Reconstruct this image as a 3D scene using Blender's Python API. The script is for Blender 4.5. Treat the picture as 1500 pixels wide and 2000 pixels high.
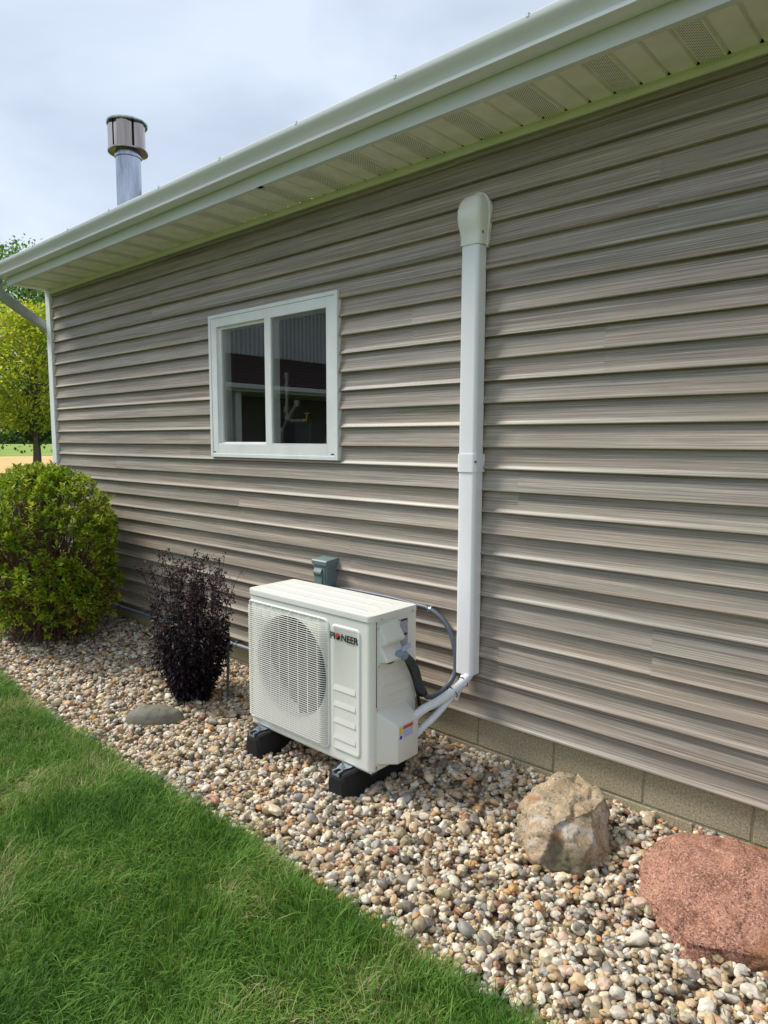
import bpy, bmesh, math, random
import numpy as np
from mathutils import Vector, Matrix, noise as mnoise

for o in list(bpy.data.objects):
    bpy.data.objects.remove(o, do_unlink=True)
SC = bpy.context.scene
COL = SC.collection
rnd = random.Random(7)
rng = np.random.default_rng(11)
R = math.radians

# ------------------------------------------------------------------ camera
cam_d = bpy.data.cameras.new('camera')
cam = bpy.data.objects.new('camera', cam_d); COL.objects.link(cam)
cam_d.sensor_fit = 'VERTICAL'; cam_d.sensor_height = 24.0
cam_d.lens = 24.0 * 1330.0 / 2000.0
cam_d.clip_start = 0.05; cam_d.clip_end = 3000
rt = Vector((0.744729888, 0.667361249, 0.002521391))
up = Vector((-0.071483361, 0.076013057, 0.994541173))
fw = Vector((-0.663526580, 0.740844774, -0.104314420))
cam.matrix_world = Matrix(((rt.x, up.x, -fw.x, 0.0), (rt.y, up.y, -fw.y, -2.67977),
                           (rt.z, up.z, -fw.z, 1.32306), (0, 0, 0, 1)))
SC.camera = cam

# ------------------------------------------------------------------ sky, sun, exposure
SUN_EL, SUN_AZ = R(48), R(-116)          # azimuth clockwise from +Y
w = bpy.data.worlds.new('World'); SC.world = w; w.use_nodes = True
nt = w.node_tree; nt.nodes.clear()
def N(nt, typ, **kw):
    n = nt.nodes.new(typ)
    for k, v in kw.items():
        if k.startswith('i_'):
            n.inputs[k[2:].replace('_', ' ')].default_value = v
        else:
            setattr(n, k, v)
    return n
L = lambda nt, a, b: nt.links.new(a, b)
sky = N(nt, 'ShaderNodeTexSky', sky_type='NISHITA', sun_disc=False, sun_elevation=SUN_EL, sun_rotation=SUN_AZ)
tc = N(nt, 'ShaderNodeTexCoord')
mp = N(nt, 'ShaderNodeMapping'); mp.inputs['Scale'].default_value = (1.0, 1.0, 2.2)
L(nt, tc.outputs['Generated'], mp.inputs['Vector'])
n1 = N(nt, 'ShaderNodeTexNoise'); n1.inputs['Scale'].default_value = 2.6; n1.inputs['Detail'].default_value = 5; n1.inputs['Roughness'].default_value = .5; n1.inputs['Distortion'].default_value = .3
L(nt, mp.outputs['Vector'], n1.inputs['Vector'])
cr = N(nt, 'ShaderNodeValToRGB')
cr.color_ramp.elements[0].position = .36; cr.color_ramp.elements[0].color = (5.4, 6.2, 7.6, 1)
cr.color_ramp.elements[1].position = .62; cr.color_ramp.elements[1].color = (7.6, 8.5, 9.9, 1)
L(nt, n1.outputs['Fac'], cr.inputs['Fac'])
mx = N(nt, 'ShaderNodeMixRGB'); mx.inputs['Fac'].default_value = .86
L(nt, sky.outputs['Color'], mx.inputs['Color1']); L(nt, cr.outputs['Color'], mx.inputs['Color2'])
bg = N(nt, 'ShaderNodeBackground'); bg.inputs['Strength'].default_value = .053
L(nt, mx.outputs['Color'], bg.inputs['Color'])
wo = N(nt, 'ShaderNodeOutputWorld'); L(nt, bg.outputs['Background'], wo.inputs['Surface'])

sd = bpy.data.lights.new('sun', 'SUN'); sd.energy = 2.0; sd.angle = R(20); sd.color = (1.0, .955, .88)
sun = bpy.data.objects.new('sun', sd); COL.objects.link(sun)
to_sun = Vector((math.sin(SUN_AZ) * math.cos(SUN_EL), math.cos(SUN_AZ) * math.cos(SUN_EL), math.sin(SUN_EL)))
sun.rotation_euler = to_sun.to_track_quat('Z', 'Y').to_euler(); sun.location = (-6, -8, 10)

SC.view_settings.view_transform = 'Standard'; SC.view_settings.look = 'None'
SC.view_settings.gamma = 1.0; SC.view_settings.use_curve_mapping = False
SC.view_settings.exposure = 1.10
SC.cycles.max_bounces = 8; SC.cycles.transparent_max_bounces = 12

# ------------------------------------------------------------------ helpers
def lin(r, g, b):
    f = lambda c: (c / 255 / 12.92) if c / 255 <= .04045 else ((c / 255 + .055) / 1.055) ** 2.4
    return (f(r), f(g), f(b), 1.0)
ORG = {}
def _link(o, parent):
    COL.objects.link(o)
    if parent is not None:
        o.parent = parent; ORG[o.name] = ORG[parent.name]
    else:
        ORG.setdefault(o.name, Vector((0, 0, 0)))
def thing(name, label, cat, loc=(0, 0, 0), group=None):
    o = bpy.data.objects.new(name, None); o.location = loc; o.empty_display_size = .1
    ORG[o.name] = Vector(loc); COL.objects.link(o)
    o['label'] = label; o['category'] = cat
    if group: o['group'] = group
    return o
def tag(o, label, cat, group=None):
    o['label'] = label; o['category'] = cat
    if group: o['group'] = group
    return o
def obj(name, bm, m, parent=None, smooth=False, loc=None, angle=None):
    """bm built in world coordinates; moved to the parent's (or loc's) frame"""
    org = ORG[parent.name] if parent is not None else Vector(loc or (0, 0, 0))
    if org.length: bmesh.ops.translate(bm, verts=bm.verts, vec=-org)
    me = bpy.data.meshes.new(name); bm.to_mesh(me); bm.free()
    return _fin(name, me, m, parent, smooth, org, angle)
def _fin(name, me, m, parent, smooth, org, angle=None):
    for mm in (m if isinstance(m, (list, tuple)) else [m]):
        me.materials.append(mm)
    if smooth:
        me.polygons.foreach_set('use_smooth', [True] * len(me.polygons))
        if angle is not None and hasattr(me, 'set_sharp_from_angle'):
            me.set_sharp_from_angle(angle=R(angle))
    o = bpy.data.objects.new(name, me)
    if parent is None: o.location = org; ORG[o.name] = Vector(org)
    _link(o, parent)
    if parent is None: ORG[o.name] = Vector(org)
    return o
def npobj(name, V, F, m, parent=None, smooth=False, loc=None, mi=None):
    """V (n,3) world, F (m,k) faces all of the same size"""
    org = ORG[parent.name] if parent is not None else Vector(loc or (0, 0, 0))
    V = np.asarray(V, np.float32) - np.array(org, np.float32)
    F = np.asarray(F, np.int32)
    me = bpy.data.meshes.new(name)
    me.vertices.add(len(V)); me.vertices.foreach_set('co', V.ravel())
    k = F.shape[1]
    me.loops.add(F.size); me.loops.foreach_set('vertex_index', F.ravel())
    me.polygons.add(len(F)); me.polygons.foreach_set('loop_start', np.arange(0, F.size, k, dtype=np.int32))
    me.update(calc_edges=True)
    return _fin(name, me, m, parent, smooth, org)
def box(bm, x0, x1, y0, y1, z0, z1, bev=0, seg=2):
    vs = [bm.verts.new(p) for p in ((x0, y0, z0), (x1, y0, z0), (x1, y1, z0), (x0, y1, z0), (x0, y0, z1), (x1, y0, z1), (x1, y1, z1), (x0, y1, z1))]
    fs = [bm.faces.new([vs[i] for i in f]) for f in ((0, 3, 2, 1), (4, 5, 6, 7), (0, 1, 5, 4), (1, 2, 6, 5), (2, 3, 7, 6), (3, 0, 4, 7))]
    if bev:
        es = list({e for f in fs for e in f.edges})
        bmesh.ops.bevel(bm, geom=es, offset=bev, segments=seg, profile=.5, affect='EDGES')
    return bm
def B(*a, **k): return box(bmesh.new(), *a, **k)
def tube(bm, pts, rad, seg=10, cap=True):
    pts = [Vector(p) for p in pts]; n = len(pts)
    rads = rad if isinstance(rad, (list, tuple)) else [rad] * n
    rings = []; prev = None
    for i, p in enumerate(pts):
        t = (pts[min(i + 1, n - 1)] - pts[max(i - 1, 0)]).normalized()
        if prev is None:
            a = Vector((0, 0, 1)) if abs(t.z) < .9 else Vector((1, 0, 0))
            u = t.cross(a).normalized()
        else:
            u = (prev - t * prev.dot(t)).normalized()
        prev = u; v = t.cross(u)
        rings.append([bm.verts.new(p + (u * math.cos(2 * math.pi * k / seg) + v * math.sin(2 * math.pi * k / seg)) * rads[i]) for k in range(seg)])
    for a, b in zip(rings, rings[1:]):
        for k in range(seg):
            bm.faces.new((a[k], a[(k + 1) % seg], b[(k + 1) % seg], b[k]))
    if cap:
        bm.faces.new(rings[0][::-1]); bm.faces.new(rings[-1])
    return bm
def smoothpath(pts, n=8):
    """Catmull-Rom through pts"""
    P = [Vector(p) for p in pts]; P = [P[0] * 2 - P[1]] + P + [P[-1] * 2 - P[-2]]
    out = []
    for i in range(1, len(P) - 2):
        for k in range(n):
            t = k / n
            out.append(.5 * ((2 * P[i]) + (P[i + 1] - P[i - 1]) * t + (2 * P[i - 1] - 5 * P[i] + 4 * P[i + 1] - P[i + 2]) * t * t + (3 * P[i] - P[i - 1] - 3 * P[i + 1] + P[i + 2]) * t ** 3))
    out.append(P[-2]); return out
def prism(bm, prof, axis, a0, a1):
    """closed profile of 2-tuples extruded along axis ('x': prof=(y,z), 'y': prof=(x,z), 'z': prof=(x,y))"""
    def mk(p, a):
        return {'x': (a, p[0], p[1]), 'y': (p[0], a, p[1]), 'z': (p[0], p[1], a)}[axis]
    A = [bm.verts.new(mk(p, a0)) for p in prof]; Bv = [bm.verts.new(mk(p, a1)) for p in prof]
    n = len(prof)
    for i in range(n):
        bm.faces.new((A[i], A[(i + 1) % n], Bv[(i + 1) % n], Bv[i]))
    bm.faces.new(A[::-1]); bm.faces.new(Bv)
    bmesh.ops.recalc_face_normals(bm, faces=bm.faces[:])
    return bm
def lathe(bm, prof, c, seg=32):
    """prof list of (r,z) around vertical axis at c=(x,y)"""
    rings = [[bm.verts.new((c[0] + r * math.cos(2 * math.pi * k / seg), c[1] + r * math.sin(2 * math.pi * k / seg), z)) for k in range(seg)] for r, z in prof]
    for a, b in zip(rings, rings[1:]):
        for k in range(seg): bm.faces.new((a[k], a[(k + 1) % seg], b[(k + 1) % seg], b[k]))
    return bm
def cyl(bm, p0, p1, r, seg=12): return tube(bm, [p0, p1], r, seg)

# ------------------------------------------------------------------ materials
def mat(name, c1, c2=None, rough=.5, scale=20, detail=4, bump=0, bscale=None, bdist=.002, metal=0, spec=.5, stretch=(1, 1, 1), ramp=(.35, .65), coat=0, world=False):
    m = bpy.data.materials.new(name); m.use_nodes = True
    nt = m.node_tree; b = nt.nodes['Principled BSDF']
    b.inputs['Roughness'].default_value = rough; b.inputs['Metallic'].default_value = metal
    b.inputs['Specular IOR Level'].default_value = spec; b.inputs['Coat Weight'].default_value = coat
    b.inputs['Base Color'].default_value = c1
    tc = N(nt, 'ShaderNodeTexCoord'); mp = N(nt, 'ShaderNodeMapping'); mp.inputs['Scale'].default_value = stretch
    if world:
        g = N(nt, 'ShaderNodeNewGeometry'); L(nt, g.outputs['Position'], mp.inputs['Vector'])
    else:
        L(nt, tc.outputs['Object'], mp.inputs['Vector'])
    if c2:
        n = N(nt, 'ShaderNodeTexNoise'); n.inputs['Scale'].default_value = scale; n.inputs['Detail'].default_value = detail; n.inputs['Roughness'].default_value = .6
        L(nt, mp.outputs['Vector'], n.inputs['Vector'])
        r = N(nt, 'ShaderNodeValToRGB'); r.color_ramp.elements[0].position = ramp[0]; r.color_ramp.elements[1].position = ramp[1]
        r.color_ramp.elements[0].color = c1; r.color_ramp.elements[1].color = c2
        L(nt, n.outputs['Fac'], r.inputs['Fac']); L(nt, r.outputs['Color'], b.inputs['Base Color'])
    if bump:
        n2 = N(nt, 'ShaderNodeTexNoise'); n2.inputs['Scale'].default_value = bscale or scale * 3; n2.inputs['Detail'].default_value = 5
        L(nt, mp.outputs['Vector'], n2.inputs['Vector'])
        bp = N(nt, 'ShaderNodeBump'); bp.inputs['Strength'].default_value = bump; bp.inputs['Distance'].default_value = bdist
        L(nt, n2.outputs['Fac'], bp.inputs['Height']); L(nt, bp.outputs['Normal'], b.inputs['Normal'])
    return m
def ramp_node(nt, stops):
    r = N(nt, 'ShaderNodeValToRGB'); e = r.color_ramp.elements
    while len(e) < len(stops): e.new(.5)
    for k, (p, c) in enumerate(stops): e[k].position = p; e[k].color = c
    return r

def siding_mat():
    m = bpy.data.materials.new('woodgrain vinyl'); m.use_nodes = True
    nt = m.node_tree; b = nt.nodes['Principled BSDF']
    tc = N(nt, 'ShaderNodeTexCoord'); oi = N(nt, 'ShaderNodeObjectInfo')
    mul = N(nt, 'ShaderNodeMath', operation='MULTIPLY'); mul.inputs[1].default_value = 53.0
    L(nt, oi.outputs['Random'], mul.inputs[0])
    add = N(nt, 'ShaderNodeVectorMath', operation='ADD'); L(nt, tc.outputs['Object'], add.inputs[0]); L(nt, mul.outputs[0], add.inputs[1])
    def nz(sc, det, ro, dist=0):
        mp = N(nt, 'ShaderNodeMapping'); mp.inputs['Scale'].default_value = sc
        L(nt, add.outputs[0], mp.inputs['Vector'])
        n = N(nt, 'ShaderNodeTexNoise'); n.inputs['Scale'].default_value = 1; n.inputs['Detail'].default_value = det; n.inputs['Roughness'].default_value = ro; n.inputs['Distortion'].default_value = dist
        L(nt, mp.outputs['Vector'], n.inputs['Vector']); return n
    a = nz((1.1, 1.1, 210), 5, .66, .10); c = nz((3.5, 3.5, 620), 4, .62); d = nz((.22, .22, 34), 3, .5)
    m1 = N(nt, 'ShaderNodeMath', operation='MULTIPLY'); m1.inputs[1].default_value = .48; L(nt, a.outputs['Fac'], m1.inputs[0])
    m2 = N(nt, 'ShaderNodeMath', operation='MULTIPLY_ADD'); m2.inputs[1].default_value = .38; L(nt, c.outputs['Fac'], m2.inputs[0]); L(nt, m1.outputs[0], m2.inputs[2])
    m3 = N(nt, 'ShaderNodeMath', operation='MULTIPLY_ADD'); m3.inputs[1].default_value = .14; L(nt, d.outputs['Fac'], m3.inputs[0]); L(nt, m2.outputs[0], m3.inputs[2])
    r = ramp_node(nt, [(.39, lin(98, 90, 81)), (.46, lin(136, 125, 113)), (.53, lin(156, 145, 132)), (.61, lin(194, 183, 169))])
    L(nt, m3.outputs[0], r.inputs['Fac'])
    # warm / cool drift
    e = nz((.6, .6, 14), 2, .5)
    rr = ramp_node(nt, [(.4, (1.03, 1.0, .97, 1)), (.62, (.97, 1.0, 1.02, 1))]); L(nt, e.outputs['Fac'], rr.inputs['Fac'])
    mm = N(nt, 'ShaderNodeMixRGB', blend_type='MULTIPLY'); mm.inputs['Fac'].default_value = 1
    L(nt, r.outputs['Color'], mm.inputs['Color1']); L(nt, rr.outputs['Color'], mm.inputs['Color2'])
    # dusty smudges left by hands and rain
    s = nz((7, 7, 3.0), 4, .65, .4)
    sr = ramp_node(nt, [(.60, (0, 0, 0, 1)), (.78, (.14, .14, .14, 1))]); L(nt, s.outputs['Fac'], sr.inputs['Fac'])
    sm = N(nt, 'ShaderNodeMixRGB'); sm.inputs['Color2'].default_value = lin(186, 178, 168)
    L(nt, sr.outputs['Color'], sm.inputs['Fac']); L(nt, mm.outputs['Color'], sm.inputs['Color1'])
    L(nt, sm.outputs['Color'], b.inputs['Base Color'])
    b.inputs['Roughness'].default_value = .40; b.inputs['Specular IOR Level'].default_value = .5
    bp = N(nt, 'ShaderNodeBump'); bp.inputs['Strength'].default_value = .35; bp.inputs['Distance'].default_value = .0008
    L(nt, m2.outputs[0], bp.inputs['Height']); L(nt, bp.outputs['Normal'], b.inputs['Normal'])
    return m
M = {}
M['siding'] = siding_mat()
M['white'] = mat('white vinyl', lin(234, 235, 233), lin(224, 226, 224), rough=.38, scale=6)
M['gutter'] = mat('painted aluminium', lin(224, 226, 226), lin(212, 215, 215), rough=.33, scale=5, stretch=(.4, 1, 3), spec=.6)
M['fascia'] = mat('fascia aluminium', lin(218, 221, 221), lin(208, 211, 211), rough=.42, scale=4, stretch=(.4, 1, 3))
M['downpipe'] = mat('grey downspout', lin(166, 170, 168), lin(150, 154, 152), rough=.45, scale=12)
M['trim'] = mat('cream trim', lin(216, 216, 188), rough=.5)
M['block'] = mat('concrete block', lin(128, 119, 94), lin(200, 188, 158), rough=.95, scale=120, detail=6, bump=.8, bscale=190, bdist=.002, ramp=(.3, .72), spec=.2)
M['mortar'] = mat('mortar', lin(126, 119, 98), lin(156, 148, 126), rough=.95, scale=90, bump=.5)
M['sheath'] = mat('sheathing', lin(60, 56, 50), rough=.9)
M['dark'] = mat('dark interior', lin(46, 44, 42), rough=.9)
M['shingle'] = mat('brown shingle', lin(58, 46, 40), lin(84, 68, 58), rough=.95, scale=30, detail=6, bump=.5)
M['galv'] = mat('galvanised steel', lin(128, 138, 152), lin(206, 212, 220), rough=.16, metal=.95, scale=14, stretch=(1, 1, .12), ramp=(.3, .7))  # vertical blue-grey streaks in the colour imitate reflections
M['stainless'] = mat('stainless steel', lin(150, 140, 132), lin(196, 186, 178), rough=.18, metal=1, scale=7, stretch=(1, 1, .1))
M['ac'] = mat('ac enamel', lin(224, 224, 215), lin(219, 219, 210), rough=.42, scale=3, bump=.04, bscale=900, bdist=.0004)
M['black'] = mat('black rubber', lin(11, 11, 13), lin(17, 17, 19), rough=.75, scale=40, bump=.3, bscale=260)
M['blackgloss'] = mat('black plastic', lin(14, 14, 15), rough=.4)
M['zinc'] = mat('zinc plate', lin(190, 200, 208), lin(160, 176, 190), rough=.3, metal=.9, scale=60)
M['pvc'] = mat('pvc grey', lin(118, 128, 142), lin(106, 116, 130), rough=.4, scale=12)
M['whip'] = mat('flex conduit grey', lin(92, 99, 110), lin(82, 88, 98), rough=.42, scale=25)
M['connector'] = mat('connector blue grey', lin(128, 146, 160), rough=.45)
M['duct'] = mat('white line cover', lin(236, 236, 238), lin(231, 232, 235), rough=.36, scale=3)
M['ductcap'] = mat('ivory cap', lin(230, 230, 220), rough=.26)
M['foam'] = mat('white insulation', lin(226, 230, 232), lin(214, 219, 222), rough=.7, scale=40, bump=.15)
M['boxgreen'] = mat('grey green enamel', lin(118, 136, 134), lin(110, 127, 126), rough=.45, scale=10)
M['boxdark'] = mat('grey enamel', lin(98, 112, 116), rough=.45)
M['logo'] = mat('logo black', lin(28, 26, 30), rough=.5)
M['logored'] = mat('logo red', lin(196, 62, 44), rough=.5)
M['orange'] = mat('label orange', lin(196, 84, 48), rough=.5)
M['yellow'] = mat('label yellow', lin(222, 196, 84), rough=.5)
M['blue'] = mat('label blue', lin(46, 72, 150), rough=.5)
M['paper'] = mat('label white', lin(214, 218, 232), rough=.5)
M['green'] = mat('label green', lin(30, 104, 46), rough=.5)
M['brass'] = mat('brass', lin(196, 160, 80), rough=.35, metal=1)
M['steelpipe'] = mat('steel pipe', lin(150, 148, 140), lin(122, 120, 114), rough=.3, metal=.3, scale=30)
M['tank'] = mat('dark tank', lin(52, 62, 80), rough=.35)
M['fanblade'] = mat('fan grey', lin(32, 35, 35), rough=.5)  # blades coloured darker to deepen the shade inside the fan opening
M['soil'] = mat('bed soil', lin(104, 92, 74), lin(160, 144, 118), rough=1, scale=60, detail=8, bump=1, bscale=150, bdist=.004, spec=.1)
M['stake'] = mat('weathered stake', lin(84, 88, 84), lin(66, 70, 68), rough=.8, scale=30)

def lines_mat(name, base, ink, freq):
    m = bpy.data.materials.new(name); m.use_nodes = True; nt = m.node_tree; b = nt.nodes['Principled BSDF']
    tc = N(nt, 'ShaderNodeTexCoord'); mp = N(nt, 'ShaderNodeMapping'); mp.inputs['Scale'].default_value = (1, 1, freq)
    L(nt, tc.outputs['Object'], mp.inputs['Vector'])
    sx = N(nt, 'ShaderNodeSeparateXYZ'); L(nt, mp.outputs['Vector'], sx.inputs[0])
    fr = N(nt, 'ShaderNodeMath', operation='FRACT'); L(nt, sx.outputs['Z'], fr.inputs[0])
    gt = N(nt, 'ShaderNodeMath', operation='GREATER_THAN'); gt.inputs[1].default_value = .5; L(nt, fr.outputs[0], gt.inputs[0])
    n = N(nt, 'ShaderNodeTexNoise'); n.inputs['Scale'].default_value = 260; L(nt, tc.outputs['Object'], n.inputs['Vector'])
    g2 = N(nt, 'ShaderNodeMath', operation='GREATER_THAN'); g2.inputs[1].default_value = .45; L(nt, n.outputs['Fac'], g2.inputs[0])
    mu = N(nt, 'ShaderNodeMath', operation='MULTIPLY'); L(nt, gt.outputs[0], mu.inputs[0]); L(nt, g2.outputs[0], mu.inputs[1])
    mx = N(nt, 'ShaderNodeMixRGB'); mx.inputs['Color1'].default_value = base; mx.inputs['Color2'].default_value = ink
    L(nt, mu.outputs[0], mx.inputs['Fac']); L(nt, mx.outputs['Color'], b.inputs['Base Color']); b.inputs['Roughness'].default_value = .45
    return m
M['speclabel'] = lines_mat('spec label', lin(178, 180, 194), lin(104, 108, 132), 190)
M['warntext'] = lines_mat('warning text', lin(196, 204, 232), lin(140, 156, 206), 210)

def soffit_mat(perf):
    m = bpy.data.materials.new('soffit perforated' if perf else 'soffit plain'); m.use_nodes = True; nt = m.node_tree; b = nt.nodes['Principled BSDF']
    c = lin(236, 234, 224)
    b.inputs['Base Color'].default_value = c; b.inputs['Roughness'].default_value = .5
    tc = N(nt, 'ShaderNodeTexCoord')
    n = N(nt, 'ShaderNodeTexNoise'); n.inputs['Scale'].default_value = 9; n.inputs['Detail'].default_value = 5; L(nt, tc.outputs['Object'], n.inputs['Vector'])
    r = ramp_node(nt, [(.35, lin(228, 225, 212)), (.65, lin(240, 239, 230))]); L(nt, n.outputs['Fac'], r.inputs['Fac'])
    src = r.outputs['Color']
    if perf:
        # staggered rows of small drilled holes, pitch 7.5 mm
        mp = N(nt, 'ShaderNodeMapping'); mp.inputs['Rotation'].default_value = (0, 0, R(45)); mp.inputs['Scale'].default_value = (118, 118, 118)
        L(nt, tc.outputs['Object'], mp.inputs['Vector'])
        fr = N(nt, 'ShaderNodeVectorMath', operation='FRACTION'); L(nt, mp.outputs['Vector'], fr.inputs[0])
        sb = N(nt, 'ShaderNodeVectorMath', operation='SUBTRACT'); sb.inputs[1].default_value = (.5, .5, 0); L(nt, fr.outputs[0], sb.inputs[0])
        ml = N(nt, 'ShaderNodeVectorMath', operation='MULTIPLY'); ml.inputs[1].default_value = (1, 1, 0); L(nt, sb.outputs[0], ml.inputs[0])
        ln = N(nt, 'ShaderNodeVectorMath', operation='LENGTH'); L(nt, ml.outputs[0], ln.inputs[0])
        lt = N(nt, 'ShaderNodeMath', operation='LESS_THAN'); lt.inputs[1].default_value = .29; L(nt, ln.outputs['Value'], lt.inputs[0])
        mx = N(nt, 'ShaderNodeMixRGB'); mx.inputs['Color2'].default_value = lin(34, 32, 26)
        L(nt, lt.outputs[0], mx.inputs['Fac']); L(nt, src, mx.inputs['Color1']); src = mx.outputs['Color']
    L(nt, src, b.inputs['Base Color'])
    return m
M['soffit'] = soffit_mat(False); M['soffitvent'] = soffit_mat(True)

def glass_mat():
    m = bpy.data.materials.new('window glass'); m.use_nodes = True; nt = m.node_tree; nt.nodes.clear()
    o = N(nt, 'ShaderNodeOutputMaterial'); g = N(nt, 'ShaderNodeBsdfGlossy'); g.inputs['Roughness'].default_value = 0.0
    t = N(nt, 'ShaderNodeBsdfTransparent'); t.inputs['Color'].default_value = (.9, .92, .91, 1)
    f = N(nt, 'ShaderNodeLayerWeight'); f.inputs['Blend'].default_value = .5
    pw = N(nt, 'ShaderNodeMath', operation='POWER'); pw.inputs[1].default_value = 5; L(nt, f.outputs['Facing'], pw.inputs[0])
    mu = N(nt, 'ShaderNodeMath', operation='MULTIPLY_ADD'); mu.inputs[1].default_value = .85; mu.inputs[2].default_value = .15; L(nt, pw.outputs[0], mu.inputs[0])
    mx = N(nt, 'ShaderNodeMixShader'); L(nt, mu.outputs[0], mx.inputs['Fac']); L(nt, t.outputs[0], mx.inputs[1]); L(nt, g.outputs[0], mx.inputs[2])
    L(nt, mx.outputs[0], o.inputs['Surface']); return m
M['glass'] = glass_mat()

def leaf_mat(name, stops, rough=.5, trans=.3, spec=.4, patch=None, ww=(.45, 1.7, -.58)):
    m = bpy.data.materials.new(name); m.use_nodes = True; nt = m.node_tree; b = nt.nodes['Principled BSDF']; out = nt.nodes['Material Output']
    g = N(nt, 'ShaderNodeNewGeometry'); r = ramp_node(nt, stops)
    if patch:
        n = N(nt, 'ShaderNodeTexNoise'); n.inputs['Scale'].default_value = patch; n.inputs['Detail'].default_value = 3; L(nt, g.outputs['Position'], n.inputs['Vector'])
        a = N(nt, 'ShaderNodeMath', operation='MULTIPLY_ADD'); a.inputs[1].default_value = ww[0]
        s = N(nt, 'ShaderNodeMath', operation='MULTIPLY_ADD'); s.inputs[1].default_value = ww[1]; s.inputs[2].default_value = ww[2]
        L(nt, n.outputs['Fac'], s.inputs[0]); L(nt, g.outputs['Random Per Island'], a.inputs[0]); L(nt, s.outputs[0], a.inputs[2])
        L(nt, a.outputs[0], r.inputs['Fac'])
    else:
        L(nt, g.outputs['Random Per Island'], r.inputs['Fac'])
    L(nt, r.outputs['Color'], b.inputs['Base Color']); b.inputs['Roughness'].default_value = rough; b.inputs['Specular IOR Level'].default_value = spec
    if trans:
        t = N(nt, 'ShaderNodeBsdfTranslucent'); L(nt, r.outputs['Color'], t.inputs['Color'])
        mx = N(nt, 'ShaderNodeMixShader'); mx.inputs['Fac'].default_value = trans
        L(nt, b.outputs[0], mx.inputs[1]); L(nt, t.outputs[0], mx.inputs[2]); L(nt, mx.outputs[0], out.inputs['Surface'])
    return m
c4 = lambda r, g, b: (r, g, b, 1)
M['grass'] = leaf_mat('grass blade', [(0, c4(.045, .125, .016)), (.35, c4(.092, .225, .026)), (.6, c4(.155, .30, .045)), (.82, c4(.24, .37, .08)), (.95, c4(.38, .39, .15)), (1, c4(.52, .46, .25))], rough=.6, trans=.35, patch=2.3, spec=.2, ww=(.72, 1.9, -.84))
M['bush'] = leaf_mat('bush leaf', [(0, c4(.055, .12, .012)), (.3, c4(.16, .27, .016)), (.6, c4(.33, .44, .024)), (.88, c4(.50, .55, .045)), (.95, c4(.30, .24, .05)), (1, c4(.22, .09, .04))], rough=.55, trans=.4, patch=6.5, ww=(.75, 1.6, -.62), spec=.25)
M['purple'] = leaf_mat('dark purple leaf', [(0, c4(.006, .0035, .006)), (.6, c4(.014, .007, .013)), (1, c4(.032, .014, .025))], rough=.5, trans=.04, spec=.3)
M['purplehead'] = leaf_mat('purple seed head', [(0, c4(.022, .008, .014)), (1, c4(.07, .022, .032))], rough=.7, trans=.1)
M['twig'] = mat('twig', lin(92, 66, 50), lin(124, 98, 80), rough=.9, scale=40)
M['darktwig'] = mat('dark twig', lin(40, 26, 28), lin(58, 38, 36), rough=.8, scale=40)
M['bark'] = mat('bark', lin(84, 74, 64), lin(120, 108, 94), rough=.95, scale=14, stretch=(4, 4, 1), bump=.8, bscale=20, bdist=.02)
M['maple'] = leaf_mat('maple leaf', [(0, c4(.05, .12, .025)), (.5, c4(.14, .28, .045)), (1, c4(.32, .46, .11))], rough=.5, trans=.45, patch=.8)
M['yellowtree'] = leaf_mat('yellow green leaf', [(0, c4(.12, .24, .02)), (.35, c4(.33, .44, .03)), (.7, c4(.58, .58, .04)), (1, c4(.74, .66, .08))], rough=.5, trans=.5, patch=1.2)
M['lawn'] = mat('lawn ground', lin(70, 84, 44), lin(104, 120, 66), rough=1, scale=30, detail=8, bump=1, bscale=120, bdist=.01, spec=.1)
M['field'] = mat('green field', lin(112, 138, 60), lin(146, 164, 84), rough=1, scale=.15, detail=6, spec=.1)
M['stubble'] = mat('stubble field', lin(190, 160, 104), lin(206, 180, 126), rough=1, scale=.4, detail=6, spec=.1)
M['farleaf'] = mat('far trees', lin(38, 62, 36), lin(66, 92, 56), rough=1, scale=.6, detail=6, spec=.1)

# ------------------------------------------------------------------ ground
def struct(o, kind='structure'): o['kind'] = kind; return o
def sheet(name, x0, x1, y0, y1, z, m, nx=1, ny=1):
    bm = bmesh.new()
    bmesh.ops.create_grid(bm, x_segments=nx, y_segments=ny, size=.5)
    for v in bm.verts: v.co = Vector((x0 + (v.co.x + .5) * (x1 - x0), y0 + (v.co.y + .5) * (y1 - y0), z))
    return struct(obj(name, bm, m))
sheet('ground', -1500, 1500, -1500, 1500, -.330, M['field'])
sheet('stubble_field', -72, -36, -60, 160, -.322, M['stubble'])
lawn = sheet('lawn', -36, 30, -45, 45, -.300, M['lawn'])
def fedge(x): return -1.150 + .012 * math.sin(x * 2.1) + .008 * math.sin(x * 5.3 + 1)
def gz(x, y):
    """finished height of the gravel / turf"""
    t = min(1, max(0, -y / .40)); t = t * t * (3 - 2 * t)
    z = -.182 - .058 * t - .012 * min(1, max(0, (-y - .6) / .6))
    if x < -3.6: z += .055 * min(1, (-3.6 - x) / 2.2)
    return z
# soil under the gravel
NX, NY = 130, 26
X = np.linspace(-8.2, 1.4, NX); Y = np.linspace(-1.30, .10, NY)
V = [(x, y, gz(x, y) - .030 + .004 * math.sin(x * 37) * math.sin(y * 41)) for x in X for y in Y]
F = [(i * NY + j, (i + 1) * NY + j, (i + 1) * NY + j + 1, i * NY + j + 1) for i in range(NX - 1) for j in range(NY - 1)]
struct(npobj('bed_soil', V, F, M['soil']))
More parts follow.
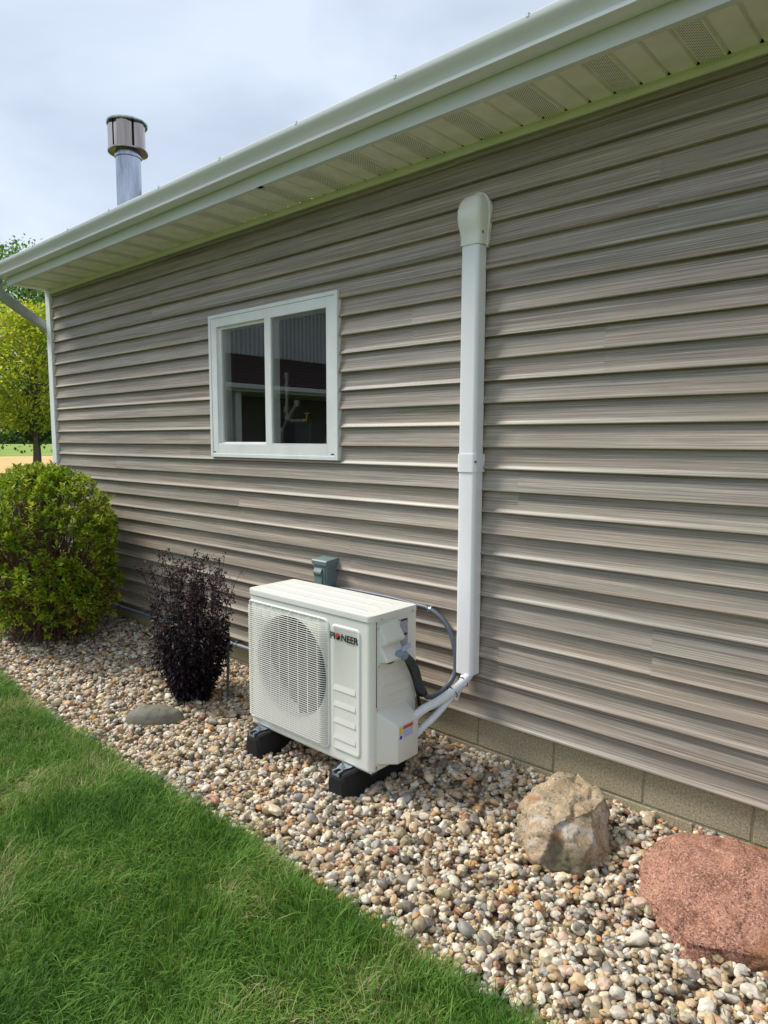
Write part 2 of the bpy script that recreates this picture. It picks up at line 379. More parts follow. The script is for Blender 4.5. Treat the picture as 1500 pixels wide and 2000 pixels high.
# turf mound of the lawn next to the bed
X = np.linspace(-14, 3, 120); Y = np.concatenate([np.linspace(-1.10, -1.4, 8), np.linspace(-1.5, -6, 24)])
V = []
for x in X:
    for y in Y:
        e = fedge(x); d = e - y
        z = gz(x, -1.2) - .02 + (.018 * min(1, max(0, d / .12))) + .010 * mnoise.noise(Vector((x * 1.3, y * 1.3, 2))) * min(1, max(0, d / .3))
        if d < 0: z -= .035 * min(1, -d / .03)
        z -= max(0, (-y - 3) / 3) * .05
        V.append((x, y, z))
F = [(i * len(Y) + j, i * len(Y) + j + 1, (i + 1) * len(Y) + j + 1, (i + 1) * len(Y) + j) for i in range(len(X) - 1) for j in range(len(Y) - 1)]
struct(npobj('turf', V, F, M['lawn'], smooth=True))

# ------------------------------------------------------------------ the house
house = thing('house', 'single storey house with taupe woodgrain vinyl siding and white gutter', 'house', (-1.7, 0, -.2))
XL, XR, YB = -6.45, 3.4, 7.0
WX0, WX1, WZ0, WZ1 = -3.90, -2.74, 1.268, 2.085       # rough opening
# wall core with the window hole, plus the other three walls
bm = bmesh.new()
for a in ((XL + .03, WX0, .012, .14, .02, 2.66), (WX1, XR, .012, .14, .02, 2.66), (WX0, WX1, .012, .14, .02, WZ0), (WX0, WX1, .012, .14, WZ1, 2.66)):
    box(bm, *a)
wall = obj('wall', bm, M['sheath'], house)
bm = bmesh.new(); box(bm, XL + .012, XL + .13, .16, YB, .0, 2.66); box(bm, XR - .14, XR, .16, YB, 0, 2.66); box(bm, XL + .14, XR - .15, YB - .14, YB, 0, 2.66)
obj('side_wall', bm, M['siding'], house)
S = .09947
PROF = [(0, .97), (.015, 1.04), (.04, 1.04), (.09, .90), (.16, .68), (.22, .55), (.31, .46), (.50, .34), (.75, .18), (1.04, .0)]
PROF2 = [(0, .97), (.015, 1.04), (.04, 1.04), (.10, .94), (.16, .85), (.24, .76), (.34, .65), (.50, .48), (.75, .24), (1.04, .0)]
SEAMS = {0: [-3.3, .4], 1: [-5.4, -1.667], 2: [-4.55, -.96], 3: [-2.638, 1.1], 4: [-3.646, .2], 5: [-5.29, -1.582], 6: [-4.218, -.45], 7: [-3.2, .55], 8: [-1.2], 9: [-2.2, 1.6], 10: [-5.507, -.1], 11: [-4.676, -1.007], 12: [-3.0, .8], 13: [-1.95, 1.8]}
def course_y(t_off, x, row, c):
    return t_off * .0150
def siding_panel(row, x0, x1, lift):
    V = []; F = []
    xs = [x0]
    while xs[-1] < x1 - .14: xs.append(xs[-1] + .12)
    xs.append(x1)
    for b in (WX0 + .005, WX1 - .005):
        if x0 < b < x1: xs.append(b)
    xs = sorted(set(xs))
    for c in range(2):
        k = row * 2 + c; z0 = k * S
        if z0 > 2.645: continue
        prof = PROF2 if c else PROF
        pts = [(-.02, -.10)] + [(p[0], p[1]) for p in prof]      # underside return first
        base = len(V)
        for x in xs:
            wob = .0026 * mnoise.noise(Vector((x * .9, k * 3.1, 5.0))) + .0009 * mnoise.noise(Vector((x * 2.7, k * 7.7, 9.0)))
            zz = .0012 * mnoise.noise(Vector((x * .5, k * 2.3, 1.0)))
            lf = lift * (1 - (x - x0) / (x1 - x0))
            for i, (t, p) in enumerate(pts):
                y = -.0245 * p - .001 - lf + wob * (p if i else 0)
                z = z0 + t * S + (0 if i else .004) + zz
                V.append((x, y if i else .004, min(z, 2.648)))
        n = len(pts)
        for i in range(len(xs) - 1):
            xm = (xs[i] + xs[i + 1]) / 2
            if WX0 < xm < WX1 and 13 <= k <= 20: continue
            for j in range(n - 1):
                a = base + i * n + j
                F.append((a, a + n, a + n + 1, a + 1))
        # end caps so a lapped end shows its edge
        for i in (0,):
            pass
    return npobj('siding_panel', V, F, M['siding'], wall)
for row in range(14):
    cuts = [XL + .028] + [s for s in SEAMS[row]] + [XR]
    for i in range(len(cuts) - 1):
        x0 = cuts[i] - (.025 if i else 0)
        siding_panel(row, x0 if not i else cuts[i], cuts[i + 1] + (.03 if i < len(cuts) - 2 else 0), .0 if not i else .0022)
# corner post
bm = bmesh.new(); box(bm, XL - .012, XL + .075, -.036, .0, -.02, 2.645, .004); box(bm, XL - .0125, XL - .001, .001, .09, -.02, 2.645)
obj('corner_post', bm, M['white'], house)
# trim (J channel) under the soffit
bm = bmesh.new(); box(bm, XL + .08, XR, -.032, -.002, 2.612, 2.636, .002); box(bm, XL + .08, XR, -.027, -.002, 2.6375, 2.651, .0015)
obj('frieze_trim', bm, M['trim'], house)
# foundation
found = obj('foundation', B(XL + .02, XR, .0215, .2, -.62, .018), M['mortar'], house)
def blockmesh():
    bm = B(-.1985, .1985, 0, .03, -.0965, .0965, .003, 1)
    me = bpy.data.meshes.new('block'); bm.to_mesh(me); bm.free(); me.materials.append(M['block']); return me
bme = blockmesh()
def piece(name, me, parent, wloc):
    o = bpy.data.objects.new(name, me); COL.objects.link(o); o.parent = parent
    o.location = Vector(wloc) - ORG[parent.name]; return o
jx = -1.795
for rowi, zc in enumerate((-.166 + .1015, -.166 - .1015)):
    xx = jx - .4064 * 11 + .2032 + (.2032 if rowi else 0)
    while xx < XR - .25:
        if xx > XL + .22:
            piece('block', bme, found, (xx, .018 + rnd.uniform(-.001, .001), zc))
        xx += .4064
# soffit panels: three boards each, the middle one vented
sof = obj('soffit', B(XL + .0, XR, -.33, .0, 2.668, 2.676), M['sheath'], house)  # backing board coloured dark so open groove ends show as shade
px = -.684 + .1016 * 40
SP = .1016
def soffit_mesh():
    bm = bmesh.new(); y0, y1 = -.338, -.025
    for k in range(3):
        a, b = k * SP, (k + 1) * SP
        prof = [(a, 2.6640), (a + .004, 2.6630), (a + .011, 2.6500), (a + .016, 2.6485), (b - .009, 2.6485), (b - .005, 2.650), (b, 2.6640)]
        vs = [[bm.verts.new((p[0], y, p[1])) for p in prof] for y in (y0, y1)]
        for i in range(6):
            f = bm.faces.new((vs[0][i], vs[0][i + 1], vs[1][i + 1], vs[1][i])); f.material_index = 1 if (k == 1 and i == 3) else 0
    me = bpy.data.meshes.new('soffit_panel'); bm.to_mesh(me); bm.free(); me.materials.append(M['soffit']); me.materials.append(M['soffitvent']); return me
sme = soffit_mesh()
# vented board between x=-.888 and -.786
xx = -.888 - SP - 3 * SP * 18
while xx < XR - .3:
    if xx > XL - .05: piece('soffit_panel', sme, sof, (xx, 0, 0))
    xx += 3 * SP
for o in sof.children: o.location -= Vector((0, 0, 0)); o.location.y = -ORG[house.name].y; o.location.z = -ORG[house.name].z
# fascia (two lengths, lap joint at px 523) and gutter
fas = bmesh.new(); 
def fascia_prof(off=0): return [(-.352 - off, 2.640), (-.352 - off, 2.80), (-.342, 2.80), (-.342, 2.648), (-.325, 2.648), (-.325, 2.640)]
prism(fas, fascia_prof(.0), 'x', XL - .01, -2.95); obj('fascia', fas, M['fascia'], house)
fas = bmesh.new(); prism(fas, fascia_prof(.0016), 'x', -2.99, XR); obj('fascia', fas, M['fascia'], house)
gp = [(-.356, 2.795), (-.356, 2.706), (-.4335, 2.704), (-.4350, 2.7055), (-.4350, 2.7185), (-.4330, 2.7200), (-.4360, 2.730), (-.442, 2.741), (-.452, 2.752), (-.463, 2.764), (-.468, 2.776), (-.468, 2.792), (-.462, 2.797), (-.452, 2.797)]
inner = [(-.452, 2.794), (-.461, 2.792), (-.4645, 2.776), (-.459, 2.766), (-.448, 2.755), (-.436, 2.740), (-.431, 2.723), (-.4285, 2.7085), (-.359, 2.7095), (-.359, 2.795)]
bm = prism(bmesh.new(), gp + inner, 'x', XL - .17, XR)
gut = obj('gutter', bm, M['gutter'], house, smooth=True, angle=33)
bm = prism(bmesh.new(), gp, 'x', XL - .172, XL - .168); obj('end_cap', bm, M['gutter'], gut)
xx = -6.2
while xx < XR:
    bm = B(xx - .008, xx + .008, -.469, -.35, 2.7965, 2.7992, .001, 1); box(bm, xx - .005, xx + .005, -.4700, -.466, 2.786, 2.7995)
    obj('hanger', bm, M['gutter'], gut); xx += .61
# downspout with elbow, running back to the gable wall
def sect(bm, path, wx, wz):
    rings = []
    for p, t, u in path:
        p = Vector(p); t = Vector(t).normalized(); s = Vector(u).normalized(); v = t.cross(s).normalized()
        rings.append([bm.verts.new(p + s * a * wx + v * b * wz) for a, b in ((-1, -.75), (-.8, -1), (.8, -1), (1, -.75), (1, .75), (.8, 1), (-.8, 1), (-1, .75))])
    for a, b in zip(rings, rings[1:]):
        for k in range(8): bm.faces.new((a[k], a[(k + 1) % 8], b[(k + 1) % 8], b[k]))
    bm.faces.new(rings[0][::-1]); bm.faces.new(rings[-1]); bmesh.ops.recalc_face_normals(bm, faces=bm.faces[:])
    return bm
ds = thing
P0 = Vector((XL - .12, -.395, 2.705)); 
path = [((P0.x, P0.y, 2.706), (0, .0, -1), (1, 0, 0)), ((P0.x, P0.y, 2.655), (0, 0, -1), (1, 0, 0))]
for k in range(1, 6):
    a = R(58) * k / 5
    path.append(((P0.x, P0.y + .055 * (1 - math.cos(a)) * 1.6, 2.655 - .10 * math.sin(a)), (0, math.sin(a), -math.cos(a)), (1, 0, 0)))
e = Vector(path[-1][0]); d = Vector((0, math.sin(R(58)), -math.cos(R(58))))
dsp = obj('downspout', sect(bmesh.new(), [(e - d * .01, d, (1, 0, 0)), (e + d * .52, d, (1, 0, 0))], .045, .035), M['downpipe'], house)
obj('elbow', sect(bmesh.new(), path, .048, .038), M['downpipe'], dsp)
f = e + d * .50
path = [(f, d, (1, 0, 0))]
for k in range(1, 5):
    a = R(58) * (1 - k / 4); path.append((f + Vector((0, .05 * k / 4 + .02, -.03 - .03 * k)), (0, math.sin(a), -math.cos(a)), (1, 0, 0)))
obj('elbow', sect(bmesh.new(), path, .048, .038), M['downpipe'], dsp)
g_ = path[-1][0]
obj('lower_pipe', B(g_.x - .045, g_.x + .045, g_.y - .035, g_.y + .035, -.1, g_.z + .02, .008), M['downpipe'], dsp)
# roof: two slopes with stepped shingle courses
bm = bmesh.new(); sl = .4167; nC = 26; y0r, z0r = -.43, 2.772
for side in (0, 1):
    for k in range(nC):
        a, b = k / nC, (k + 1) / nC + .01
        f_ = lambda t: (y0r + t * 4.0, z0r + t * 4.0 * sl)
        ya, za = f_(a); yb, zb = f_(b)
        if side: ya, yb = 7.12 - ya, 7.12 - yb
        vs = [(XL - .06, ya, za + .012), (XR + .1, ya, za + .012), (XR + .1, yb, zb), (XL - .06, yb, zb), (XL - .06, ya, za), (XR + .1, ya, za)]
        q = [bm.verts.new(v) for v in vs]
        bm.faces.new(q[:4]); bm.faces.new((q[4], q[5], q[1], q[0]))
roof = obj('roof', bm, M['shingle'], house)
for xg in (XL + .012, XR - .02):
    bm = bmesh.new(); vs = [bm.verts.new((xg, y, z)) for y, z in ((.0, 2.66), (7.0, 2.66), (3.56, 4.42))]; bm.faces.new(vs); obj('gable', bm, M['siding'], house)
# flue pipe through the roof
FX, FY = -5.775, .44
flue = obj('flue_pipe', lathe(bmesh.new(), [(.104, 3.0), (.104, 3.735), (.112, 3.74), (.112, 3.775), (.104, 3.78), (.104, 3.80)], (FX, FY), 40), M['galv'], house, smooth=True, angle=30)
obj('flashing', lathe(bmesh.new(), [(.26, 3.06), (.18, 3.16), (.11, 3.25)], (FX, FY), 32), M['galv'], flue)
obj('cap_ring', lathe(bmesh.new(), [(.112, 3.775), (.165, 3.785), (.167, 3.797), (.160, 3.80), (.10, 3.80)], (FX, FY), 40), M['stainless'], flue, smooth=True, angle=30)
bm = lathe(bmesh.new(), [(.166, 4.008), (.170, 4.015), (.170, 4.028), (.12, 4.04), (.001, 4.048)], (FX, FY), 40)
lathe(bm, [(.001, 4.01), (.166, 4.008)], (FX, FY), 40); obj('cap_top', bm, M['galv'], flue, smooth=True, angle=30)
obj('cap_core', lathe(bmesh.new(), [(.125, 3.80), (.125, 4.01)], (FX, FY), 24), M['dark'], flue)
for k in range(5):                                    # folded wind vanes with slots between
    a0 = R(-46 + k * 72)
    bm = bmesh.new(); pr = []
    for t in (-32, -16, 0, 16, 32):
        rr = .153 - (.012 if abs(t) == 32 else 0) + (.006 if t == 0 else 0)
        pr.append((FX + rr * math.cos(a0 + R(t)), FY + rr * math.sin(a0 + R(t))))
    for i in range(4):
        q = [bm.verts.new((pr[i][0], pr[i][1], 3.80)), bm.verts.new((pr[i + 1][0], pr[i + 1][1], 3.80)), bm.verts.new((pr[i + 1][0], pr[i + 1][1], 4.01)), bm.verts.new((pr[i][0], pr[i][1], 4.01))]
        bm.faces.new(q)
    obj('cap_vane', bm, M['stainless'], flue)

# ------------------------------------------------------------------ window
FX0, FX1, FZ0, FZ1 = -3.928, -2.712, 1.212, 2.132
def ring(x0, x1, z0, z1, wl, wr, wb, wt, y0, y1, bev=.002):
    bm = bmesh.new()
    box(bm, x0, x0 + wl, y0, y1, z0, z1, bev, 1); box(bm, x1 - wr, x1, y0, y1, z0, z1, bev, 1)
    box(bm, x0 + wl, x1 - wr, y0, y1, z0, z0 + wb, bev, 1); box(bm, x0 + wl, x1 - wr, y0, y1, z1 - wt, z1, bev, 1)
    return bm
win = obj('window', ring(FX0, FX1, FZ0, FZ1, .026, .022, .024, .022, -.038, .06), M['white'], house)
obj('frame', ring(FX0 + .0265, FX1 - .0225, FZ0 + .0245, FZ1 - .0225, .058, .066, .064, .056, -.034, .08), M['white'], win)
obj('fixed_sash', ring(-3.344, -2.7995, 1.2995, 2.0545, .058, .0035, .004, .004, -.0345, .035, .001), M['white'], win)
obj('sliding_sash', ring(-3.845, -3.32, 1.2995, 2.0545, .020, .03, .012, .018, -.012, .05, .002), M['white'], win)
obj('pane', B(-3.288, -2.803, -.024, -.020, 1.3025, 2.0515), M['glass'], win)
obj('pane', B(-3.826, -3.348, .000, .004, 1.311, 2.035), M['glass'], win)
bm = bmesh.new(); box(bm, -3.8975, -3.872, -.0350, -.030, 1.243, 1.2490); obj('weep_hole', bm, M['dark'], win)
bm = bmesh.new(); box(bm, -2.768, -2.742, -.0350, -.030, 1.243, 1.2490); obj('weep_hole', bm, M['dark'], win)
# room behind the glass
bm = bmesh.new(); x0, x1, y0, y1, z0, z1 = -5.2, -1.8, .145, 2.6, .0, 2.60
vs = [bm.verts.new(p) for p in ((x0, y0, z0), (x1, y0, z0), (x1, y1, z0), (x0, y1, z0), (x0, y0, z1), (x1, y0, z1), (x1, y1, z1), (x0, y1, z1))]
for f_ in ((0, 1, 2, 3), (7, 6, 5, 4), (1, 5, 6, 2), (2, 6, 7, 3), (3, 7, 4, 0)): bm.faces.new([vs[i] for i in f_])
obj('room', bm, M['dark'], house)
pa = thing('pipe_rig', 'grey steel pipe rig with brass valve seen through the window', 'pipes', (-3.6, .35, .0))
bm = bmesh.new()
obj('pipe', tube(tube(tube(tube(bmesh.new(), [(-3.664, .35, .004), (-3.646, .35, 1.393), (-3.58, .35, 1.478)], .014), [(-3.58, .35, 1.478), (-3.598, .35, 1.53), (-3.594, .35, 1.75)], .014), [(-3.58, .35, 1.478), (-3.49, .35, 1.567)], .015), [(-3.58, .35, 1.47), (-3.565, .35, 1.452), (-3.42, .35, 1.452)], .014), M['steelpipe'], pa, smooth=True, angle=40)
bm = bmesh.new()
for p, r_ in (((-3.594, .35, 1.755), .02), ((-3.594, .35, 1.68), .02), ((-3.598, .35, 1.53), .022), ((-3.58, .35, 1.478), .028), ((-3.49, .35, 1.567), .025), ((-3.65, .35, 1.39), .022)):
    obj('fitting', cyl(bmesh.new(), (p[0], p[1], p[2] - .02), (p[0], p[1], p[2] + .02), r_), M['steelpipe'], pa, smooth=True, angle=40)

bm = cyl(bmesh.new(), (-3.425, .35, 1.452), (-3.375, .35, 1.452), .018); cyl(bm, (-3.40, .35, 1.452), (-3.395, .35, 1.50), .006); cyl(bm, (-3.42, .35, 1.50), (-3.37, .35, 1.50), .005)
obj('valve', bm, M['brass'], pa)
wh = thing('water_tank', 'dark blue grey metal tank cabinet behind the pipe rig', 'tank', (-3.8, .75, 0))
obj('cabinet', B(-3.99, -3.62, .58, .95, .004, 1.455, .02), M['tank'], wh); obj('lid', B(-3.995, -3.615, .575, .955, 1.456, 1.47, .005), M['tank'], wh)
gb = thing('gas_cylinder', 'round topped dark cylinder at the right edge of the window', 'cylinder', (-3.18, .45, 0))
obj('body', lathe(bmesh.new(), [(.001, .003), (.11, .004), (.11, 1.30), (.09, 1.38), (.05, 1.41), (.02, 1.415)], (-3.18, .45), 24), M['tank'], gb, smooth=True, angle=50)
obj('collar', lathe(bmesh.new(), [(.022, 1.412), (.022, 1.445), (.001, 1.45)], (-3.18, .45), 16), M['zinc'], gb)

# ------------------------------------------------------------------ building opposite, mirrored in the glass
ob = thing('garage_wing', 'building with brown shingle roof and grey ribbed metal wall mirrored in window', 'building', (-13, -8, -.3))
obj('wall', B(-15.9, -13.42, -15.5, -3.0, -.3, 3.3), mat('wing wall', lin(120, 112, 104), rough=.8), ob)
bm = bmesh.new()
for k in range(9):
    t0, t1 = k / 9, (k + 1) / 9 + .02
    xa, za = -12.0 - t0 * 1.42, 2.53 + t0 * .82; xb, zb = -12.0 - t1 * 1.42, 2.53 + t1 * .82
    q = [bm.verts.new(v) for v in ((xa, -15.8, za + .015), (xa, -2.6, za + .015), (xb, -2.6, zb), (xb, -15.8, zb), (xa, -15.8, za), (xa, -2.6, za))]
    bm.faces.new(q[:4]); bm.faces.new((q[4], q[5], q[1], q[0]))
obj('roof', bm, M['shingle'], ob)
obj('fascia', B(-12.03, -11.99, -15.8, -2.6, 2.36, 2.52), M['white'], ob)
obj('gutter', B(-11.985, -11.87, -15.8, -2.6, 2.41, 2.51, .015), M['white'], ob)
obj('soffit', B(-13.415, -12.035, -15.7, -2.7, 2.36, 2.38), M['white'], ob)
for yy in (-3.4, -6.2, -9.8, -13.4):
    obj('post', B(-12.3, -12.14, yy - .08, yy + .08, -.3, 2.358, .01), M['white'], ob)
bm = bmesh.new(); box(bm, -16, -13.40, -15.6, -2.9, 3.302, 4.9)
yy = -15.6
while yy < -2.95:
    prism(bm, [(-13.40, yy), (-13.365, yy + .012), (-13.365, yy + .045), (-13.40, yy + .06)], 'z', 3.305, 4.88); yy += .13
obj('metal_wall', bm, mat('ribbed metal', lin(206, 206, 208), lin(192, 192, 194), rough=.4, scale=2), ob)
obj('upper_roof', B(-16.5, -12.9, -16, -2.4, 4.91, 5.02), M['fascia'], ob)
obj('door', B(-13.416, -13.38, -8.9, -7.9, -.28, 1.85, .01), mat('wing door', lin(70, 52, 42), rough=.6), ob)

# ------------------------------------------------------------------ outdoor unit
AX0, AX1, AY0, AY1, AZ0, AZ1 = -2.780, -1.927, -.606, -.305, -.118, .552
ac = thing('air_conditioner', 'cream outdoor air conditioner unit with round fan grille on black feet', 'air conditioner', (-2.35, -.45, -.24))
# fan opening data
FCX, FCZ, FCR = -2.462, .236, .252
def rounded(x0, x1, y0, y1, r, back=.004, n=6):
    pts = []
    for cx, cy, a0, rr in ((x1 - r, y0 + r, -90, r), (x1 - back, y1 - back, 0, back), (x0 + back, y1 - back, 90, back), (x0 + r, y0 + r, 180, r)):
        for k in range(n + 1):
            a = R(a0 + 90 * k / n); pts.append((cx + rr * math.cos(a), cy + rr * math.sin(a)))
    return pts
# casing = side and back skin with rounded front corners, open at the front where the plate sits
rc = rounded(AX0, AX1, AY0, AY1, .026)
bm = bmesh.new()
A = [bm.verts.new((p[0], p[1], AZ0)) for p in rc]; Bv = [bm.verts.new((p[0], p[1], AZ1)) for p in rc]
n = len(rc)
for i in range(n):
    if i == n - 1: continue        # front face is a separate plate
    bm.faces.new((A[i], A[(i + 1) % n], Bv[(i + 1) % n], Bv[i]))
casing = obj('casing', bm, M['ac'], ac, smooth=True, angle=30)
# front plate with a round hole and bell mouth
bm = bmesh.new()
x0, x1, z0, z1 = AX0 + .026, AX1 - .026, AZ0, AZ1
NS = 96
outer = []; inn = []
for k in range(NS):
    a = 2 * math.pi * k / NS; c, s = math.cos(a), math.sin(a)
    tx = ((x1 if c > 0 else x0) - FCX) / c if abs(c) > 1e-6 else 1e9
    tz = ((z1 if s > 0 else z0) - FCZ) / s if abs(s) > 1e-6 else 1e9
    t = min(tx, tz); outer.append([FCX + c * t, FCZ + s * t]); inn.append((FCX + c * FCR, FCZ + s * FCR))
for cx, cz in ((x0, z0), (x1, z0), (x1, z1), (x0, z1)):    # snap nearest outer samples to the corners
    i = min(range(NS), key=lambda i: (outer[i][0] - cx) ** 2 + (outer[i][1] - cz) ** 2); outer[i] = [cx, cz]
vo = [bm.verts.new((p[0], AY0, p[1])) for p in outer]; vi = [bm.verts.new((p[0], AY0, p[1])) for p in inn]
v2 = [bm.verts.new((FCX + (p[0] - FCX) * .975, AY0 + .012, FCZ + (p[1] - FCZ) * .975)) for p in inn]
v3 = [bm.verts.new((FCX + (p[0] - FCX) * .965, AY0 + .10, FCZ + (p[1] - FCZ) * .965)) for p in inn]
for k in range(NS):
    j = (k + 1) % NS
    bm.faces.new((vo[k], vo[j], vi[j], vi[k])); bm.faces.new((vi[k], vi[j], v2[j], v2[k])); bm.faces.new((v2[k], v2[j], v3[j], v3[k]))
obj('front_panel', bm, M['ac'], ac, smooth=True, angle=25)
# base pan, inner coil wall
obj('base_pan', B(AX0 + .008, AX1 - .008, AY0 + .006, AY1 - .006, AZ0 - .012, AZ0 + .01, .004), M['ac'], ac)
obj('coil', B(AX0 + .02, AX1 - .28, AY1 - .05, AY1 - .02, AZ0 + .02, AZ1 - .02), M['dark'], ac)
bm = bmesh.new(); vs = [bm.verts.new((FCX + FCR * 1.02 * math.cos(2 * math.pi * k / 48), AY0 + .16, FCZ + FCR * 1.02 * math.sin(2 * math.pi * k / 48))) for k in range(48)]; bm.faces.new(vs); obj('fan_shade_disc', bm, M['dark'], ac)  # dark disc added to put deep shade behind the fan
obj('partition', B(AX1 - .27, AX1 - .262, AY0 + .10, AY1 - .02, AZ0 + .02, AZ1 - .01), M['dark'], ac)
# fan
fan = obj('fan', tube(bmesh.new(), [(FCX, AY0 + .055, FCZ), (FCX, AY0 + .13, FCZ)], [.055, .06], 24), M['fanblade'], ac, smooth=True, angle=40)
for k in range(3):
    V = []; F = []; na, nr = 10, 8
    for i in range(nr):
        rr = .05 + (FCR * .93 - .05) * i / (nr - 1)
        for j in range(na):
            a = R(20 + 120 * k) + R(82 - 10 * i / (nr - 1)) * j / (na - 1) + R(16) * i / (nr - 1)
            V.append((FCX + rr * math.cos(a), AY0 + .045 + .085 * j / (na - 1) - .01 * i / nr, FCZ + rr * math.sin(a)))
    F = [(i * na + j, i * na + j + 1, (i + 1) * na + j + 1, (i + 1) * na + j) for i in range(nr - 1) for j in range(na - 1)]
    npobj('fan_blade', V, F, M['fanblade'], fan, smooth=True)
# top cover with shallow pressed ridges
bm = bmesh.new()
rc2 = rounded(AX0 - .004, AX1 + .003, AY0 - .005, AY1 + .004, .030, .012)
zb, zt = AZ1 - .002, AZ1 + .026
lv = [(1.0, zb), (1.0, zt - .008), (.9985, zt - .003), (.994, zt)]
cx, cy = (AX0 + AX1) / 2, (AY0 + AY1) / 2
rings = [[bm.verts.new((cx + (p[0] - cx) * s, cy + (p[1] - cy) * (s if s > .997 else .985), z)) for p in rc2] for s, z in lv]
for a, b in zip(rings, rings[1:]):
    for i in range(len(rc2)): bm.faces.new((a[i], a[(i + 1) % len(rc2)], b[(i + 1) % len(rc2)], b[i]))
bm.faces.new(rings[-1]); top = obj('top_cover', bm, M['ac'], ac, smooth=True, angle=40)
bm = bmesh.new()
for ya, yb in ((AY0 + .035, AY0 + .065), (AY0 + .125, AY0 + .15), (AY0 + .21, AY0 + .235)):
    pr = [(ya, zt - .003), (ya + .006, zt + .0032), (yb - .006, zt + .0032), (yb, zt - .003)]
    A = [[bm.verts.new((x, p[0], p[1] - (.006 if e else 0))) for p in pr] for x, e in ((AX0 + .03, 1), (AX0 + .06, 0), (AX1 - .09, 0), (AX1 - .06, 1))]
    for a, b in zip(A, A[1:]):
        for i in range(3): bm.faces.new((a[i], b[i], b[i + 1], a[i + 1]))
obj('ridge', bm, M['ac'], top, smooth=True, angle=50)
# wire guard
GX0, GX1, GZ0, GZ1 = -2.768, -2.190, -.088, .516
bm = bmesh.new(); yf = AY0 - .022
nb = 54
for k in range(nb):
    z = GZ0 + .022 + (GZ1 - GZ0 - .044) * k / (nb - 1)
    tube(bm, [(GX0 + .004, AY0 + .006, z), (GX0 + .002, AY0 - .012, z), (GX0 + .012, yf, z), (GX1 - .040, yf, z), (GX1 - .018, yf + .010, z), (GX1 - .010, AY0 + .002, z)], .0019, 5, cap=False)
guard = obj('fan_guard', bm, M['ac'], ac, smooth=True)
bm = bmesh.new()
for k in range(8):
    x = GX0 + .045 + (GX1 - GX0 - .105) * k / 7
    tube(bm, [(x, AY0 + .002, GZ1 - .004), (x, yf + .006, GZ1 - .012), (x, yf + .003, GZ1 - .03), (x, yf + .003, GZ0 + .03), (x, yf + .006, GZ0 + .012), (x, AY0 + .002, GZ0 + .004)], .0017, 5, cap=False)
obj('guard_bar', bm, M['ac'], guard, smooth=True)
bm = bmesh.new()       # raised rim round the guard
pp = []
r_ = .03
for cx_, cz_, a0 in ((GX1 - r_, GZ1 - r_, 0), (GX0 + .008, GZ1 - .008, 90), (GX0 + .008, GZ0 + .008, 180), (GX1 - r_, GZ0 + r_, 270)):
    rr = r_ if cx_ > -2.5 else .008
    for k in range(6): pp.append((cx_ + rr * math.cos(R(a0 + 18 * k)), AY0 - .001, cz_ + rr * math.sin(R(a0 + 18 * k))))
tube(bm, pp + [pp[0]], .0055, 6, cap=False); obj('guard_rim', bm, M['ac'], guard, smooth=True)
# pressed panel outline and louvre ribs on the front, right of the guard
def pressed(bm, x0, x1, z0, z1, d, s):
    """raised pad with sloped sides on the front face"""
    a = [bm.verts.new(p) for p in ((x0, AY0 + .001, z0), (x1, AY0 + .001, z0), (x1, AY0 + .001, z1), (x0, AY0 + .001, z1))]
    b = [bm.verts.new(p) for p in ((x0 + s, AY0 - d, z0 + s), (x1 - s, AY0 - d, z0 + s), (x1 - s, AY0 - d, z1 - s), (x0 + s, AY0 - d, z1 - s))]
    for i in range(4): bm.faces.new((a[i], a[(i + 1) % 4], b[(i + 1) % 4], b[i]))
    bm.faces.new(b)
PX0, PX1, PZ0, PZ1 = -2.174, -1.988, -.078, .508
bm = bmesh.new()
def rr_pts(x0, x1, z0, z1, r, n=5):
    o_ = []
    for cx_, cz_, a0 in ((x1 - r, z1 - r, 0), (x0 + r, z1 - r, 90), (x0 + r, z0 + r, 180), (x1 - r, z0 + r, 270)):
        for k in range(n + 1): o_.append((cx_ + r * math.cos(R(a0 + 90 * k / n)), cz_ + r * math.sin(R(a0 + 90 * k / n))))
    return o_
def step(bm, x0, x1, z0, z1, r, levels):
    prev = None
    for inset, y in levels:
        vs = [bm.verts.new((p[0], AY0 + y, p[1])) for p in rr_pts(x0 + inset, x1 - inset, z0 + inset, z1 - inset, max(.004, r - inset))]
        if prev:
            m_ = len(vs)
            for i in range(m_): bm.faces.new((prev[i], prev[(i + 1) % m_], vs[(i + 1) % m_], vs[i]))
        prev = vs
    bm.faces.new(prev)
step(bm, PX0, PX1, PZ0, PZ1, .026, [(0, .001), (.006, -.0045), (.012, -.0055), (.02, -.0025)])
obj('pressed_panel', bm, M['ac'], ac, smooth=True, angle=60)
for zr in (.222, .147, .070, -.007):
    bm = bmesh.new()
    prof = [(AY0 - .002, zr - .021), (AY0 - .0052, zr - .018), (AY0 - .0052, zr - .015), (AY0 - .0032, zr + .004), (AY0 - .0024, zr + .010), (AY0 + .001, zr + .010), (AY0 + .001, zr - .021)]
    prism(bm, prof, 'x', -2.162, -2.022); obj('louvre_rib', bm, M['ac'], ac)
